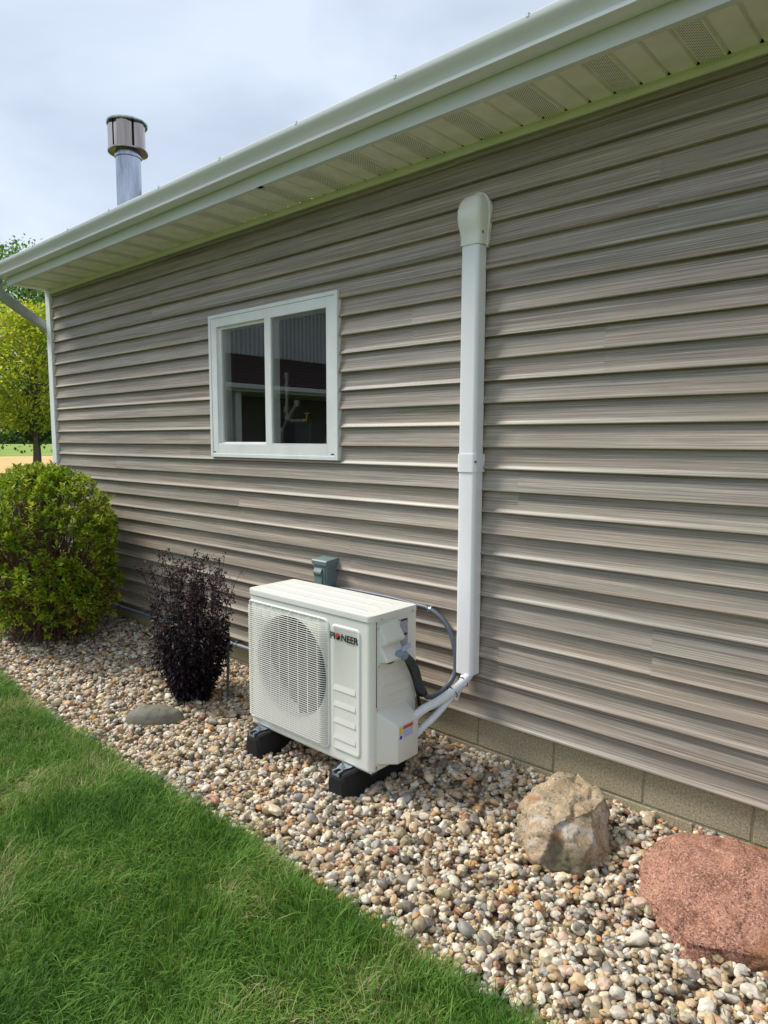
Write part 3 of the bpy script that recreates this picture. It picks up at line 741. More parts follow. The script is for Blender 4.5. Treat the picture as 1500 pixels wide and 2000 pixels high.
# maker's name
def text_mesh(name, s, x, y, z, size, m, parent, off=0.0):
    cu = bpy.data.curves.new(name, 'FONT'); cu.body = s; cu.size = size; cu.extrude = .0004; cu.offset = off
    t = bpy.data.objects.new(name, cu); COL.objects.link(t)
    me = bpy.data.meshes.new_from_object(t); bpy.data.objects.remove(t, do_unlink=True)
    bm = bmesh.new(); bm.from_mesh(me); bpy.data.meshes.remove(me)
    for v in bm.verts: v.co = Vector((x + v.co.x, y - v.co.z, z + v.co.y))
    w_ = max(v.co.x for v in bm.verts)
    o = obj(name, bm, m, parent); return o, w_
LY = AY0 - .0064; LZ = .439
_, wx = text_mesh('logo_letters', 'PI', -2.176, LY, LZ, .044, M['logo'], ac, .0008)
bx = wx + .0185
bm = bmesh.new(); rr = .0158
def halfdisc(bm, sgn):
    pts = []
    for k in range(25):
        a = R(180 * k / 24) * sgn + R(14); pts.append((bx + rr * math.cos(a), LZ + .0155 + rr * math.sin(a)))
    for k in range(1, 12):                     # wavy divide
        t = -1 + 2 * k / 12; u = Vector((math.cos(R(14)), math.sin(R(14)))); 
        pts.append((bx + u.x * rr * t - u.y * .004 * math.sin(t * math.pi) - .0, LZ + .0155 + u.y * rr * t + u.x * .004 * math.sin(t * math.pi) + .0014 * sgn))
    vs = [bm.verts.new((p[0], LY - .0002, p[1])) for p in pts]; bm.faces.new(vs)
halfdisc(bm, 1); obj('logo_ball', bm, M['logored'], ac)
bm = bmesh.new(); halfdisc(bm, -1); obj('logo_ball', bm, M['logo'], ac)
text_mesh('logo_letters', 'NEER', bx + .0205, LY, LZ, .044, M['logo'], ac, .0008)
# side: seam, terminal cover, valve cover, labels, screws, pressed ribs
sx = AX1
bm = bmesh.new(); box(bm, sx - .002, sx + .0016, AY0 + .030, AY0 + .033, AZ0 + .004, AZ1 - .004); obj('seam', bm, M['dark'], ac)
bm = bmesh.new()
for zz in (.312, .262, .212):
    prism(bm, [(sx - .001, zz - .016), (sx + .005, zz - .010), (sx + .006, zz), (sx + .001, zz + .014), (sx - .001, zz + .014)], 'y', AY0 + .07, AY1 - .045)
obj('side_rib', bm, M['ac'], ac)
bm = bmesh.new()
pr = [(sx - .001, .532), (sx + .006, .530), (sx + .010, .522), (sx + .012, .516), (sx + .044, .470), (sx + .046, .460), (sx + .040, .450), (sx + .020, .444), (sx + .017, .436), (sx + .020, .428), (sx + .052, .388), (sx + .054, .380), (sx + .050, .374), (sx - .001, .366)]
prism(bm, pr, 'y', -.563, -.437)
es = [e for e in bm.edges if abs(e.verts[0].co.y - e.verts[1].co.y) < 1e-5 and max(e.verts[0].co.x, e.verts[1].co.x) > sx + .004]
bmesh.ops.bevel(bm, geom=es, offset=.005, segments=2, profile=.5, affect='EDGES')
tcv = obj('terminal_cover', bm, M['ac'], ac, smooth=True, angle=45)
obj('back_plate', B(sx - .001, sx + .004, -.573, -.424, .345, .540, .0015, 1), M['ac'], tcv)
bm = bmesh.new()
vv = [(sx - .001, -.578, -.090), (sx - .001, -.372, -.090), (sx + .078, -.378, -.086), (sx + .078, -.520, -.086),
      (sx - .001, -.578, .150), (sx - .001, -.372, .150), (sx + .078, -.378, .090), (sx + .078, -.520, .090)]
vs = [bm.verts.new(v) for v in vv]
for f_ in ((0, 1, 2, 3), (4, 7, 6, 5), (0, 3, 7, 4), (3, 2, 6, 7), (2, 1, 5, 6)): bm.faces.new([vs[i] for i in f_])
bmesh.ops.recalc_face_normals(bm, faces=bm.faces[:])
bmesh.ops.bevel(bm, geom=[e for e in bm.edges if max(v.co.x for v in e.verts) > sx + .05], offset=.007, segments=3, profile=.5, affect='EDGES')
vcv = obj('valve_cover', bm, M['ac'], ac, smooth=True, angle=40)
obj('back_plate', B(sx - .001, sx + .003, -.590, -.36, -.098, .166, .001, 1), M['ac'], vcv)
lab = obj('spec_label', B(sx - .001, sx + .0012, -.418, -.366, .392, .530), M['speclabel'], ac)
bm = bmesh.new(); box(bm, sx, sx + .0018, -.414, -.372, .520, .528); box(bm, sx, sx + .0018, -.392, -.37, .452, .462); obj('label_bar', bm, M['logo'], lab)
wx_ = sx + .0785
wl = obj('warning_label', B(wx_ - .001, wx_ + .0006, -.516, -.415, .020, .084), M['paper'], ac)
obj('warning_header', B(wx_, wx_ + .0012, -.488, -.419, .064, .080), M['orange'], wl)
obj('warning_text', B(wx_, wx_ + .0012, -.488, -.421, .026, .061), M['warntext'], wl)
bm = bmesh.new(); box(bm, wx_, wx_ + .0012, -.512, -.492, .045, .078); obj('warning_symbol', bm, M['yellow'], wl)
bm = tube(bmesh.new(), [(wx_, -.502, .033), (wx_ + .0013, -.502, .033)], .009, 16); obj('warning_symbol', bm, M['blue'], wl)
for y_, z_ in ((-.566, .352), (-.432, .533), (-.568, .521), (-.574, .158), (-.58, -.108)):
    obj('screw', tube(bmesh.new(), [(sx + .003, y_, z_), (sx + .0075, y_, z_)], [.005, .0035], 10), M['zinc'], ac)
for y_ in (-.545, -.335):
    bm = tube(bmesh.new(), [(sx + .0025, y_, AZ1 + .004), (sx + .0065, y_, AZ1 + .004)], [.005, .0035], 10); obj('screw', bm, M['zinc'], ac)

# ------------------------------------------------------------------ rubber feet
def foot(xc, label):
    t = thing('rubber_foot', label, 'support foot', (xc, -.48, -.24), 'rubber feet under the unit')
    y0, y1, zb, zt = -.690, -.262, -.262, -.130
    bm = bmesh.new()
    secs = [(y0, .042, .78), (y0 + .014, .058, .95), (y0 + .05, .070, 1.0), (y0 + .12, .072, 1), (y0 + .135, .066, .95), (y1 - .135, .066, .95), (y1 - .12, .072, 1), (y1 - .04, .072, 1), (y1, .050, .8)]
    rings = []
    for y, hw, hs in secs:
        z2 = zb + (zt - zb) * hs
        rings.append([bm.verts.new(p) for p in ((xc - hw, y, zb), (xc + hw, y, zb), (xc + hw, y, zb + .06), (xc + hw * .82, y, z2 - .006), (xc + hw * .70, y, z2), (xc - hw * .70, y, z2), (xc - hw * .82, y, z2 - .006), (xc - hw, y, zb + .06))])
    for a, b in zip(rings, rings[1:]):
        for k in range(8): bm.faces.new((a[k], a[(k + 1) % 8], b[(k + 1) % 8], b[k]))
    bm.faces.new(rings[0][::-1]); bm.faces.new(rings[-1]); bmesh.ops.recalc_face_normals(bm, faces=bm.faces[:])
    obj('rubber_body', bm, M['black'], t, smooth=True, angle=28)
    bm = bmesh.new()
    prism(bm, [(xc - .021, -.148), (xc - .021, -.127), (xc - .012, -.127), (xc - .012, -.140), (xc + .012, -.140), (xc + .012, -.127), (xc + .021, -.127), (xc + .021, -.148)], 'y', y0 + .002, y1 - .01)
    obj('rail', bm, M['zinc'], t)
    bm = tube(bmesh.new(), [(xc, AY0 - .035, -.142), (xc, AY0 - .035, -.092)], .005, 8); tube(bm, [(xc, AY0 - .035, -.124), (xc, AY0 - .035, -.116)], .011, 6); obj('bolt', bm, M['zinc'], t)
    # mounting bracket of the unit resting on the rail
    bm = bmesh.new(); pr = [(xc - .032, AY0 + .03), (xc - .030, AY0 - .02), (xc - .018, AY0 - .055), (xc + .018, AY0 - .055), (xc + .030, AY0 - .02), (xc + .032, AY0 + .03)]
    prism(bm, pr, 'z', -.1265, -.123); obj('bracket', bm, M['zinc'], t)
    bm = bmesh.new(); box(bm, xc - .013, xc + .013, y0 + .0004, y0 + .002, -.194, -.186); o = obj('green_mark', bm, M['green'], t)
    box_ = bmesh.new(); box(box_, xc + .0655, xc + .0672, -.53, -.49, -.188, -.178); obj('green_mark', box_, M['green'], t)
    return t
foot(-2.668, 'black rubber foot under the left end of the outdoor unit')
foot(-2.068, 'black rubber foot under the right end of the outdoor unit')

# ------------------------------------------------------------------ line set cover
lc = thing('line_set_cover', 'tall white plastic pipe cover fixed to the siding right of window', 'pipe cover', (-1.81, -.02, .2))
def duct_prof(x0, x1, yb, yf, r=.018):
    p = [(x0, yb), (x0, yf + r)]
    for k in range(1, 7): a = R(180 + 90 * k / 6); p.append((x0 + r + r * math.cos(a), yf + r + r * math.sin(a)))
    for k in range(0, 7): a = R(270 + 90 * k / 6); p.append((x1 - r + r * math.cos(a), yf + r + r * math.sin(a)))
    p += [(x1, yb)]
    return p
DX0, DX1, DYF = -1.864, -1.768, -.086
bm = prism(bmesh.new(), duct_prof(DX0, DX1, -.0225, DYF), 'z', .218, 1.20); obj('duct', bm, M['duct'], lc, smooth=True, angle=35)
bm = prism(bmesh.new(), duct_prof(DX0, DX1, -.0225, DYF), 'z', 1.215, 2.24); obj('duct', bm, M['duct'], lc, smooth=True, angle=35)
bm = prism(bmesh.new(), duct_prof(DX0 - .005, DX1 + .005, -.011, DYF - .005, .021), 'z', 1.180, 1.262); cpl = obj('coupler', bm, M['duct'], lc, smooth=True, angle=35)
bm = tube(bmesh.new(), [(DX1 - .004, DYF + .006, 1.228), (DX1 + .006, DYF - .001, 1.228)], .006, 8); obj('screw_slot', bm, M['boxdark'], cpl)
# wall inlet cap: side profile swept across, rounded top
bm = bmesh.new()
prof = [(-.090, 2.192), (-.091, 2.230), (-.096, 2.255), (-.106, 2.285), (-.110, 2.315), (-.108, 2.345), (-.098, 2.375), (-.080, 2.400), (-.055, 2.415), (-.030, 2.422), (-.010, 2.424)]
xs = [(-1, .60), (-.96, .80), (-.86, .94), (-.70, 1.0), (0, 1.0), (.70, 1.0), (.86, .94), (.96, .80), (1, .60)]
hw0 = .056; xc = (DX0 + DX1) / 2
G = []
for (y, z) in prof:
    flare = (1 + .14 * max(0, min(1, (z - 2.235) / .06))) * (1 if z < 2.345 else max(.30, math.sqrt(max(0, 1 - ((z - 2.345) / .083) ** 2))))
    rw = []
    for u, s in xs:
        yy = -.010 + (y + .010) * s; 
        rw.append(bm.verts.new((xc + u * hw0 * flare, yy, z)))
    l0 = bm.verts.new((xc - hw0 * flare, -.008, z)); r0 = bm.verts.new((xc + hw0 * flare, -.008, z))
    G.append([l0] + rw + [r0])
for a, b in zip(G, G[1:]):
    for i in range(len(a) - 1): bm.faces.new((a[i], a[i + 1], b[i + 1], b[i]))
bmesh.ops.recalc_face_normals(bm, faces=bm.faces[:])
cap = obj('wall_cap', bm, M['ductcap'], lc, smooth=True, angle=60)
bm = bmesh.new(); pts = []
for (y, z) in [(0, 2.188), (0, 2.30)]: pass
fl = [(xc - .060, 2.186), (xc + .060, 2.186), (xc + .060, 2.245), (xc + .069, 2.285)] + [(xc + .070 * math.cos(R(a)), 2.352 + .078 * math.sin(R(a))) for a in range(0, 181, 15)] + [(xc - .069, 2.285), (xc - .060, 2.245)]
prism(bm, fl, 'y', -.0290, -.010); obj('flange', bm, M['ductcap'], cap)
bm = tube(bmesh.new(), [(xc + hw0 - .012, -.072, 2.243), (xc + hw0 + .003, -.062, 2.243)], .007, 8); obj('screw_slot', bm, M['boxdark'], cap)

# ------------------------------------------------------------------ insulated lines
def line(name, pts, r, m, label, cat, group=None, seg=12, n=8):
    sp_ = smoothpath(pts, n); rl = [r * (1 + .035 * mnoise.noise(p * 60) + .02 * mnoise.noise(p * 150)) for p in sp_]
    o = obj(name, tube(bmesh.new(), sp_, rl, seg), m, None, smooth=True, loc=pts[0], angle=60)
    return tag(o, label, cat, group)
t1 = [(-1.80, -.048, .35), (-1.80, -.050, .235), (-1.796, -.09, .200), (-1.813, -.18, .156), (-1.841, -.26, .123), (-1.863, -.33, .104), (-1.872, -.395, .078), (-1.885, -.44, .05)]
t2 = [(-1.825, -.05, .35), (-1.825, -.052, .235), (-1.815, -.10, .182), (-1.820, -.18, .126), (-1.846, -.26, .058), (-1.865, -.33, .018), (-1.872, -.40, -.012), (-1.885, -.44, -.03)]
line('refrigerant_line', t1, .0205, M['foam'], 'upper thicker white insulated pipe bending into the valve cover', 'pipe', 'insulated refrigerant pipes', n=14)
line('refrigerant_line', t2, .0165, M['foam'], 'lower thinner white insulated pipe running into the valve cover', 'pipe', 'insulated refrigerant pipes')
line('drain_tail', [(-1.79, -.055, .30), (-1.79, -.075, .215), (-1.803, -.095, .175), (-1.819, -.11, .14), (-1.828, -.12, .098)], .009, M['foam'], 'short white pipe end hanging under the pipe cover', 'pipe')
for p, d_, r_ in (((-1.797, -.10, .193), (-.1, -.8, -.45), .0275), ((-1.812, -.165, .158), (-.2, -.8, -.5), .032)):
    p = Vector(p); d_ = Vector(d_).normalized()
    bm = bmesh.new(); u = d_.cross(Vector((0, 0, 1))).normalized(); v = d_.cross(u)
    pts = [p + Vector((-.008, 0, -.006)) + (u * math.cos(2 * math.pi * k / 16) * r_ + v * math.sin(2 * math.pi * k / 16) * r_) for k in range(17)]
    tube(bm, pts, .0022, 5); tube(bm, [pts[10], pts[10] + Vector((-.012, -.006, .014))], .0016, 5)
    o = obj('cable_tie', bm, M['blackgloss'], None, loc=p)
    tag(o, 'black cable tie next to the pipe cover' if p.y > -.13 else 'black cable tie where the grey conduit meets the pipes', 'cable tie', 'cable ties on the pipes')

# ------------------------------------------------------------------ electrical whip
whip_pts = [(-2.742, -.045, .497), (-2.591, -.04, .5), (-2.327, -.04, .501), (-2.159, -.04, .493), (-2.06, -.04, .486), (-1.973, -.042, .449), (-1.919, -.045, .385), (-1.890, -.05, .309), (-1.880, -.055, .25), (-1.876, -.075, .197), (-1.880, -.12, .155), (-1.889, -.18, .128), (-1.893, -.25, .132), (-1.888, -.30, .171), (-1.880, -.34, .225), (-1.867, -.38, .299), (-1.869, -.41, .346), (-1.877, -.44, .376)]
wt = thing('conduit_whip', 'grey flexible conduit looping from disconnect box to the outdoor unit', 'conduit', whip_pts[0])
obj('hose', tube(bmesh.new(), smoothpath(whip_pts, 8), .0125, 12), M['whip'], wt, smooth=True)
obj('foam_sleeve', tube(bmesh.new(), smoothpath(whip_pts[13:18], 8), .0185, 12), mat('grey foam sleeve', lin(52, 55, 58), lin(64, 67, 70), rough=.85, scale=60, bump=.3), wt, smooth=True, angle=60)
obj('connector', tube(bmesh.new(), smoothpath([(-1.877, -.438, .374), (-1.880, -.452, .386), (-1.886, -.470, .392), (-1.892, -.49, .388), (-1.895, -.502, .384)], 6), .0185, 14), M['connector'], wt, smooth=True, angle=50)
obj('nut', tube(bmesh.new(), [(-1.8785, -.446, .382), (-1.882, -.458, .390)], .0225, 8), M['connector'], wt)
obj('lead', tube(bmesh.new(), smoothpath([(-1.893, -.495, .386), (-1.897, -.515, .372), (-1.902, -.535, .376), (-1.905, -.54, .40)], 6), .014, 10), M['blackgloss'], wt, smooth=True)
bm = B(-.0005, .0005, -.032, .032, -.013, .013); bmesh.ops.rotate(bm, verts=bm.verts, cent=(0, 0, 0), matrix=Matrix.Rotation(R(14), 3, 'X')); bmesh.ops.translate(bm, verts=bm.verts, vec=(-1.872, -.440, .418))
tg = obj('tag', bm, M['warntext'], wt)
obj('wire_loom', tube(bmesh.new(), smoothpath([(-1.905, -.40, .34), (-1.90, -.36, .26), (-1.905, -.32, .17), (-1.91, -.29, .09), (-1.90, -.24, .06), (-1.885, -.2, .075)], 6), .008, 8), M['blackgloss'], wt, smooth=True)
bm = tube(bmesh.new(), [(-1.886, -.297, .160), (-1.889, -.305, .180)], .0205, 10); obj('sleeve_tie', bm, M['blackgloss'], wt)
bm = tube(bmesh.new(), [(-2.058, -.04, .4855), (-2.046, -.04, .483)], .0142, 12); box(bm, -2.058, -2.046, -.042, -.004, .497, .500); obj('strap', bm, M['zinc'], wt)

# ------------------------------------------------------------------ disconnect box
db = thing('disconnect_box', 'small grey green electrical disconnect box on the siding behind the unit', 'electrical box', (-2.8, -.05, .38))
obj('case', B(-2.851, -2.745, -.096, -.008, .38, .632, .004), M['boxgreen'], db)
bm = prism(bmesh.new(), [(-.004, .660), (-.006, .626), (-.105, .626), (-.107, .646), (-.10, .652)], 'x', -2.857, -2.739); obj('lid', bm, M['boxgreen'], db)
bm = prism(bmesh.new(), [(-.0955, .605), (-.104, .600), (-.113, .585), (-.113, .575), (-.1035, .560), (-.103, .40), (-.0955, .395)], 'x', -2.838, -2.778); obj('pull_cover', bm, M['boxgreen'], db)
obj('latch', B(-2.765, -2.754, -.100, -.0955, .40, .62, .001), M['boxdark'], db)

# ------------------------------------------------------------------ conduit along the foundation
cd = thing('foundation_conduit', 'long grey rigid conduit along the bottom edge of the siding', 'conduit', (-4.5, -.02, -.04))
obj('pipe', tube(bmesh.new(), [(-6.4, -.022, -.045), (-2.80, -.022, -.042)], .0135, 14), M['pvc'], cd, smooth=True, angle=60)
obj('riser', tube(bmesh.new(), smoothpath([(-2.81, -.022, -.042), (-2.80, -.024, -.035), (-2.79, -.03, .0), (-2.79, -.04, .1), (-2.79, -.045, .385)], 6), .0135, 14), M['pvc'], cd, smooth=True)
for x_ in (-5.35, -3.775):
    obj('coupling', tube(bmesh.new(), [(x_ - .04, -.022, -.0435), (x_ + .04, -.022, -.0435)], .0175, 14), M['pvc'], cd, smooth=True, angle=60)
for x_ in (-4.9, -4.2, -3.70):
    bm = tube(bmesh.new(), [(x_ - .008, -.022, -.0435), (x_ + .008, -.022, -.0435)], .0165, 14); box(bm, x_ - .008, x_ + .008, -.03, .018, -.029, -.018); obj('clip', bm, M['boxdark'], cd)

# ------------------------------------------------------------------ stones
def stone(name, pts, m, label, sub=4, amp=.012, freq=7, seed=0, smooth_it=2, loc=None, amp2=.004, ledge=None, facets=()):
    bm = bmesh.new()
    for p in pts: bm.verts.new(p)
    r = bmesh.ops.convex_hull(bm, input=bm.verts[:])
    bmesh.ops.delete(bm, geom=[g for g in set(r['geom_interior'] + r['geom_unused']) if isinstance(g, bmesh.types.BMVert)], context='VERTS')
    bmesh.ops.triangulate(bm, faces=bm.faces[:])
    for i in range(sub):
        bmesh.ops.subdivide_edges(bm, edges=[e for e in bm.edges if e.calc_length() > .012], cuts=1, use_grid_fill=True)
        bmesh.ops.triangulate(bm, faces=bm.faces[:])
        if i == sub - 1 or i < smooth_it: bmesh.ops.smooth_vert(bm, verts=bm.verts[:], factor=.5, use_axis_x=True, use_axis_y=True, use_axis_z=True)
    bm.normal_update()
    for v in bm.verts:
        s = Vector((seed, seed * .7, 0))
        a = mnoise.fractal(v.co * freq + s, 1.0, 2.1, 4)
        rid = 1 - abs(mnoise.noise(v.co * freq * 1.6 + s * 2))
        b = mnoise.fractal(v.co * freq * 5 + s, .8, 2.2, 4)
        fc = 0.0
        for ff, kk in facets:
            dd_, pp_ = mnoise.voronoi(v.co * ff + s)
            q_ = pp_[0]; h_ = Vector((math.sin(q_.x * 127.1 + q_.y * 311.7), math.sin(q_.y * 269.5 + q_.z * 183.3), math.sin(q_.z * 419.2 + q_.x * 371.9)))
            fc += max(-1, min(1, (v.co * ff + s - q_).dot(h_) * 1.3 + .4 * h_.x)) * kk
        v.co += v.normal * (amp * a + amp * .7 * (rid - .7) + amp2 * b + fc)
        if ledge: ledge(v)
    o = obj(name, bm, m, None, smooth=True, loc=loc)
    return tag(o, label, 'boulder')
def rockmat(name, stops, scale, bump=.6, speck=None, stretch=(1, 1, 1), bs=60, bd=.004):
    m = bpy.data.materials.new(name); m.use_nodes = True; nt = m.node_tree; b = nt.nodes['Principled BSDF']
    tc = N(nt, 'ShaderNodeTexCoord'); mp = N(nt, 'ShaderNodeMapping'); mp.inputs['Scale'].default_value = stretch; mp.inputs['Rotation'].default_value = (.4, .3, .5)
    L(nt, tc.outputs['Object'], mp.inputs['Vector'])
    n = N(nt, 'ShaderNodeTexNoise'); n.inputs['Scale'].default_value = scale; n.inputs['Detail'].default_value = 8; n.inputs['Roughness'].default_value = .62; n.inputs['Distortion'].default_value = .6
    L(nt, mp.outputs['Vector'], n.inputs['Vector'])
    r = ramp_node(nt, stops); L(nt, n.outputs['Fac'], r.inputs['Fac']); src = r.outputs['Color']
    if speck:
        for sc, col, lo, hi in speck:
            n2 = N(nt, 'ShaderNodeTexNoise'); n2.inputs['Scale'].default_value = sc; n2.inputs['Detail'].default_value = 3; L(nt, tc.outputs['Object'], n2.inputs['Vector'])
            rr_ = ramp_node(nt, [(lo, (0, 0, 0, 1)), (hi, (1, 1, 1, 1))]); L(nt, n2.outputs['Fac'], rr_.inputs['Fac'])
            mx = N(nt, 'ShaderNodeMixRGB'); mx.inputs['Color2'].default_value = col; L(nt, rr_.outputs['Color'], mx.inputs['Fac']); L(nt, src, mx.inputs['Color1']); src = mx.outputs['Color']
    L(nt, src, b.inputs['Base Color']); b.inputs['Roughness'].default_value = .75; b.inputs['Specular IOR Level'].default_value = .35
    n3 = N(nt, 'ShaderNodeTexNoise'); n3.inputs['Scale'].default_value = bs; n3.inputs['Detail'].default_value = 8; n3.inputs['Roughness'].default_value = .65; L(nt, mp.outputs['Vector'], n3.inputs['Vector'])
    bp = N(nt, 'ShaderNodeBump'); bp.inputs['Strength'].default_value = bump; bp.inputs['Distance'].default_value = bd
    L(nt, n3.outputs['Fac'], bp.inputs['Height']); L(nt, bp.outputs['Normal'], b.inputs['Normal'])
    return m
M['tanrock'] = rockmat('tan boulder', [(.28, lin(104, 98, 80)), (.42, lin(150, 136, 108)), (.52, lin(176, 150, 118)), (.62, lin(182, 174, 160)), (.72, lin(196, 186, 172))], 7, bump=1, speck=[(90, lin(96, 88, 74), .56, .72), (130, lin(200, 190, 172), .58, .7), (14, lin(160, 108, 66), .6, .72), (4, lin(98, 92, 70), .52, .66)], stretch=(1, 2.2, 1.2))
M['redrock'] = rockmat('red granite', [(.3, lin(112, 76, 58)), (.45, lin(148, 102, 82)), (.58, lin(166, 118, 98)), (.7, lin(160, 122, 92))], 7, bump=1, speck=[(120, lin(190, 146, 126), .50, .66), (150, lin(84, 54, 44), .55, .66), (260, lin(206, 180, 164), .62, .68), (3, lin(140, 100, 64), .56, .7)], bs=110, bd=.004)
M['greyrock'] = rockmat('grey fieldstone', [(.3, lin(92, 90, 78)), (.5, lin(116, 112, 98)), (.7, lin(132, 128, 114))], 8, bump=.3)
tan_pts = [(-1.301, -0.46, -0.25), (-1.312, -0.44, -0.17), (-1.134, -0.535, -0.25), (-1.024, -0.475, -0.25), (-1.004, -0.4, -0.25), (-0.989, -0.3, -0.25), (-1.257, -0.2, -0.25), (-1.037, -0.16, -0.25), (-1.301, -0.42, -0.102), (-1.288, -0.33, -0.052), (-1.235, -0.24, -0.01), (-1.169, -0.2, -0.014), (-1.064, -0.22, -0.034), (-1.029, -0.24, -0.042), (-1.042, -0.33, -0.067), (-1.007, -0.4, -0.15), (-1.125, -0.46, -0.092), (-1.205, -0.45, -0.077), (-1.178, -0.52, -0.17), (-1.024, -0.46, -0.19)]
stone('tan_boulder', tan_pts, M['tanrock'], 'upright tan and grey boulder on the gravel near the foundation', sub=5, amp=.006, freq=7, seed=3, smooth_it=0, loc=(-1.13, -.35, -.25), facets=((6.5, .016), (15, .006)))
def red_ledge(v):
    # a slab has split off the near left side, leaving a step
    d = (v.co.x + .775) * .62 + (v.co.y + .335) * .78 + .006 * mnoise.noise(v.co * 40)
    along = (v.co.x + .775) * .78 - (v.co.y + .335) * .62
    if d < 0 and -.12 < along < .16: v.co.z -= .016 * min(1, -d / .004) * min(1, (.16 - along) / .1)
red_pts = [(-.815, -.46, -.26), (-.600, -.640, -.26), (-.42, -.56, -.26), (-.10, -.42, -.26), (.05, -.25, -.26), (-.1, -.06, -.26), (-.55, -.035, -.26), (-.86, -.22, -.26),
           (-.812, -.452, -.205), (-.60, -.625, -.195), (-.42, -.55, -.190), (-.10, -.38, -.16), (-.850, -.225, -.160), (-.77, -.12, -.135), (-.60, -.06, -.118), (-.40, -.05, -.11), (-.1, -.1, -.11), (-.42, -.30, -.100), (-.2, -.25, -.10), (-.66, -.26, -.122)]
stone('red_boulder', red_pts, M['redrock'], 'large flat reddish pink granite boulder at the right edge', sub=6, amp=.005, freq=5, seed=8, smooth_it=0, facets=((3.4, .026), (8, .009), (24, .0025)), loc=(-.45, -.35, -.26), amp2=.0035, ledge=red_ledge)
gx, gy = -3.405, -.80
gp_ = []
for k in range(14):
    a = 2 * math.pi * k / 14
    dx, dy = .17 * math.cos(a), .085 * math.sin(a); c_, s_ = math.cos(R(42)), math.sin(R(42))
    for s, z in ((.92, -.29), (1.0, -.225), (.85, -.185), (.5, -.160)):
        gp_.append((gx + (dx * c_ - dy * s_) * s, gy + (dx * s_ + dy * c_) * s, z))
stone('flat_stone', gp_, M['greyrock'], 'smooth flat grey green stone beside the dark purple shrub', sub=3, amp=.006, freq=7, seed=5, loc=(gx, gy, -.25), amp2=.001)

# ------------------------------------------------------------------ gravel (river pebbles)
def build_gravel():
    gx0, gx1, gy0, gy1, cs = -7.8, 1.0, -1.22, .02, .007
    nx, ny = int((gx1 - gx0) / cs), int((gy1 - gy0) / cs)
    H = np.zeros((nx, ny))
    for i in range(nx):
        x = gx0 + i * cs
        H[i, :] = [gz(x, gy0 + j * cs) - .030 for j in range(0, ny, 1)] if i % 4 == 0 else H[i - 1, :]
    pal = [((214, 200, 172), 19), ((198, 192, 180), 16), ((188, 160, 120), 13), ((226, 220, 206), 12), ((110, 112, 114), 9), ((140, 108, 78), 8), ((192, 134, 74), 5), ((150, 92, 72), 4), ((200, 172, 156), 6), ((146, 136, 106), 6), ((122, 130, 136), 6), ((168, 150, 128), 8), ((84, 84, 88), 4)]
    cols = np.array([lin(*c)[:3] for c, _ in pal]); wts = np.array([q for _, q in pal], float); wts /= wts.sum()
    n = 52000
    P = []; RT = []; SL = []; CL = []
    r = np.random.default_rng(5)
    xs = r.uniform(gx0 + .04, gx1 - .04, n); ys = r.uniform(-1.19, .012, n)
    base = np.clip(r.lognormal(math.log(.0098), .36, n), .0048, .025)
    late = np.arange(n) > n * .82
    base[late] *= .85
    for i in range(n):
        x, y = xs[i], ys[i]
        if y < fedge(x) + .030 + r.normal(0, .012): continue
        a = base[i] * r.uniform(1.0, 1.45); b = base[i] * r.uniform(.78, 1.08); c = base[i] * r.uniform(.55, .85)
        yaw = r.uniform(0, 6.283)
        ci, cj = int((x - gx0) / cs), int((y - gy0) / cs)
        k = int(a / cs) + 1
        i0, i1, j0, j1 = max(0, ci - k), min(nx, ci + k + 1), max(0, cj - k), min(ny, cj + k + 1)
        X = (gx0 + np.arange(i0, i1) * cs - x)[:, None]; Yg = (gy0 + np.arange(j0, j1) * cs - y)[None, :]
        u = (X * math.cos(yaw) + Yg * math.sin(yaw)) / a; v = (-X * math.sin(yaw) + Yg * math.cos(yaw)) / b
        q = u * u + v * v; msk = q < .8
        if not msk.any(): continue
        sub = H[i0:i1, j0:j1]; low = sub[msk]
        zc = low.mean() * .55 + low.max() * .45 + c * .42
        target = gz(x, y)
        if zc - c * .2 > target + .010: continue
        top = zc + c * np.sqrt(np.clip(1 - q, 0, 1))
        H[i0:i1, j0:j1] = np.where(q < 1, np.maximum(sub, top), sub)
        # lean with the local slope, plus a random tilt
        P.append((x, y, zc)); RT.append((r.normal(0, .28), r.normal(0, .28), yaw)); SL.append((a, b, c))
        col = (cols[r.choice(len(cols), p=wts)] * .74 + np.array(lin(204, 184, 150)[:3]) * .26) * r.uniform(.86, 1.18)
        dm = 1.0
        CL.append((*np.clip(col * dm, 0, 1), 1))
    return np.array(P), np.array(RT), np.array(SL), np.array(CL)
P, RT, SL, CL = build_gravel()
me = bpy.data.meshes.new('gravel'); me.vertices.add(len(P)); me.vertices.foreach_set('co', P.astype(np.float32).ravel())
for nm, dat in (('rot', RT), ('scl', SL)):
    at = me.attributes.new(nm, 'FLOAT_VECTOR', 'POINT'); at.data.foreach_set('vector', dat.astype(np.float32).ravel())
at = me.attributes.new('pcol', 'FLOAT_COLOR', 'POINT'); at.data.foreach_set('color', CL.astype(np.float32).ravel())
at = me.attributes.new('pick', 'INT', 'POINT'); at.data.foreach_set('value', rng.integers(0, 10, len(P)).astype(np.int32))
gravel = bpy.data.objects.new('gravel', me); COL.objects.link(gravel); struct(gravel, 'stuff')
tag(gravel, 'bed of mixed river pebbles between lawn and house', 'gravel')
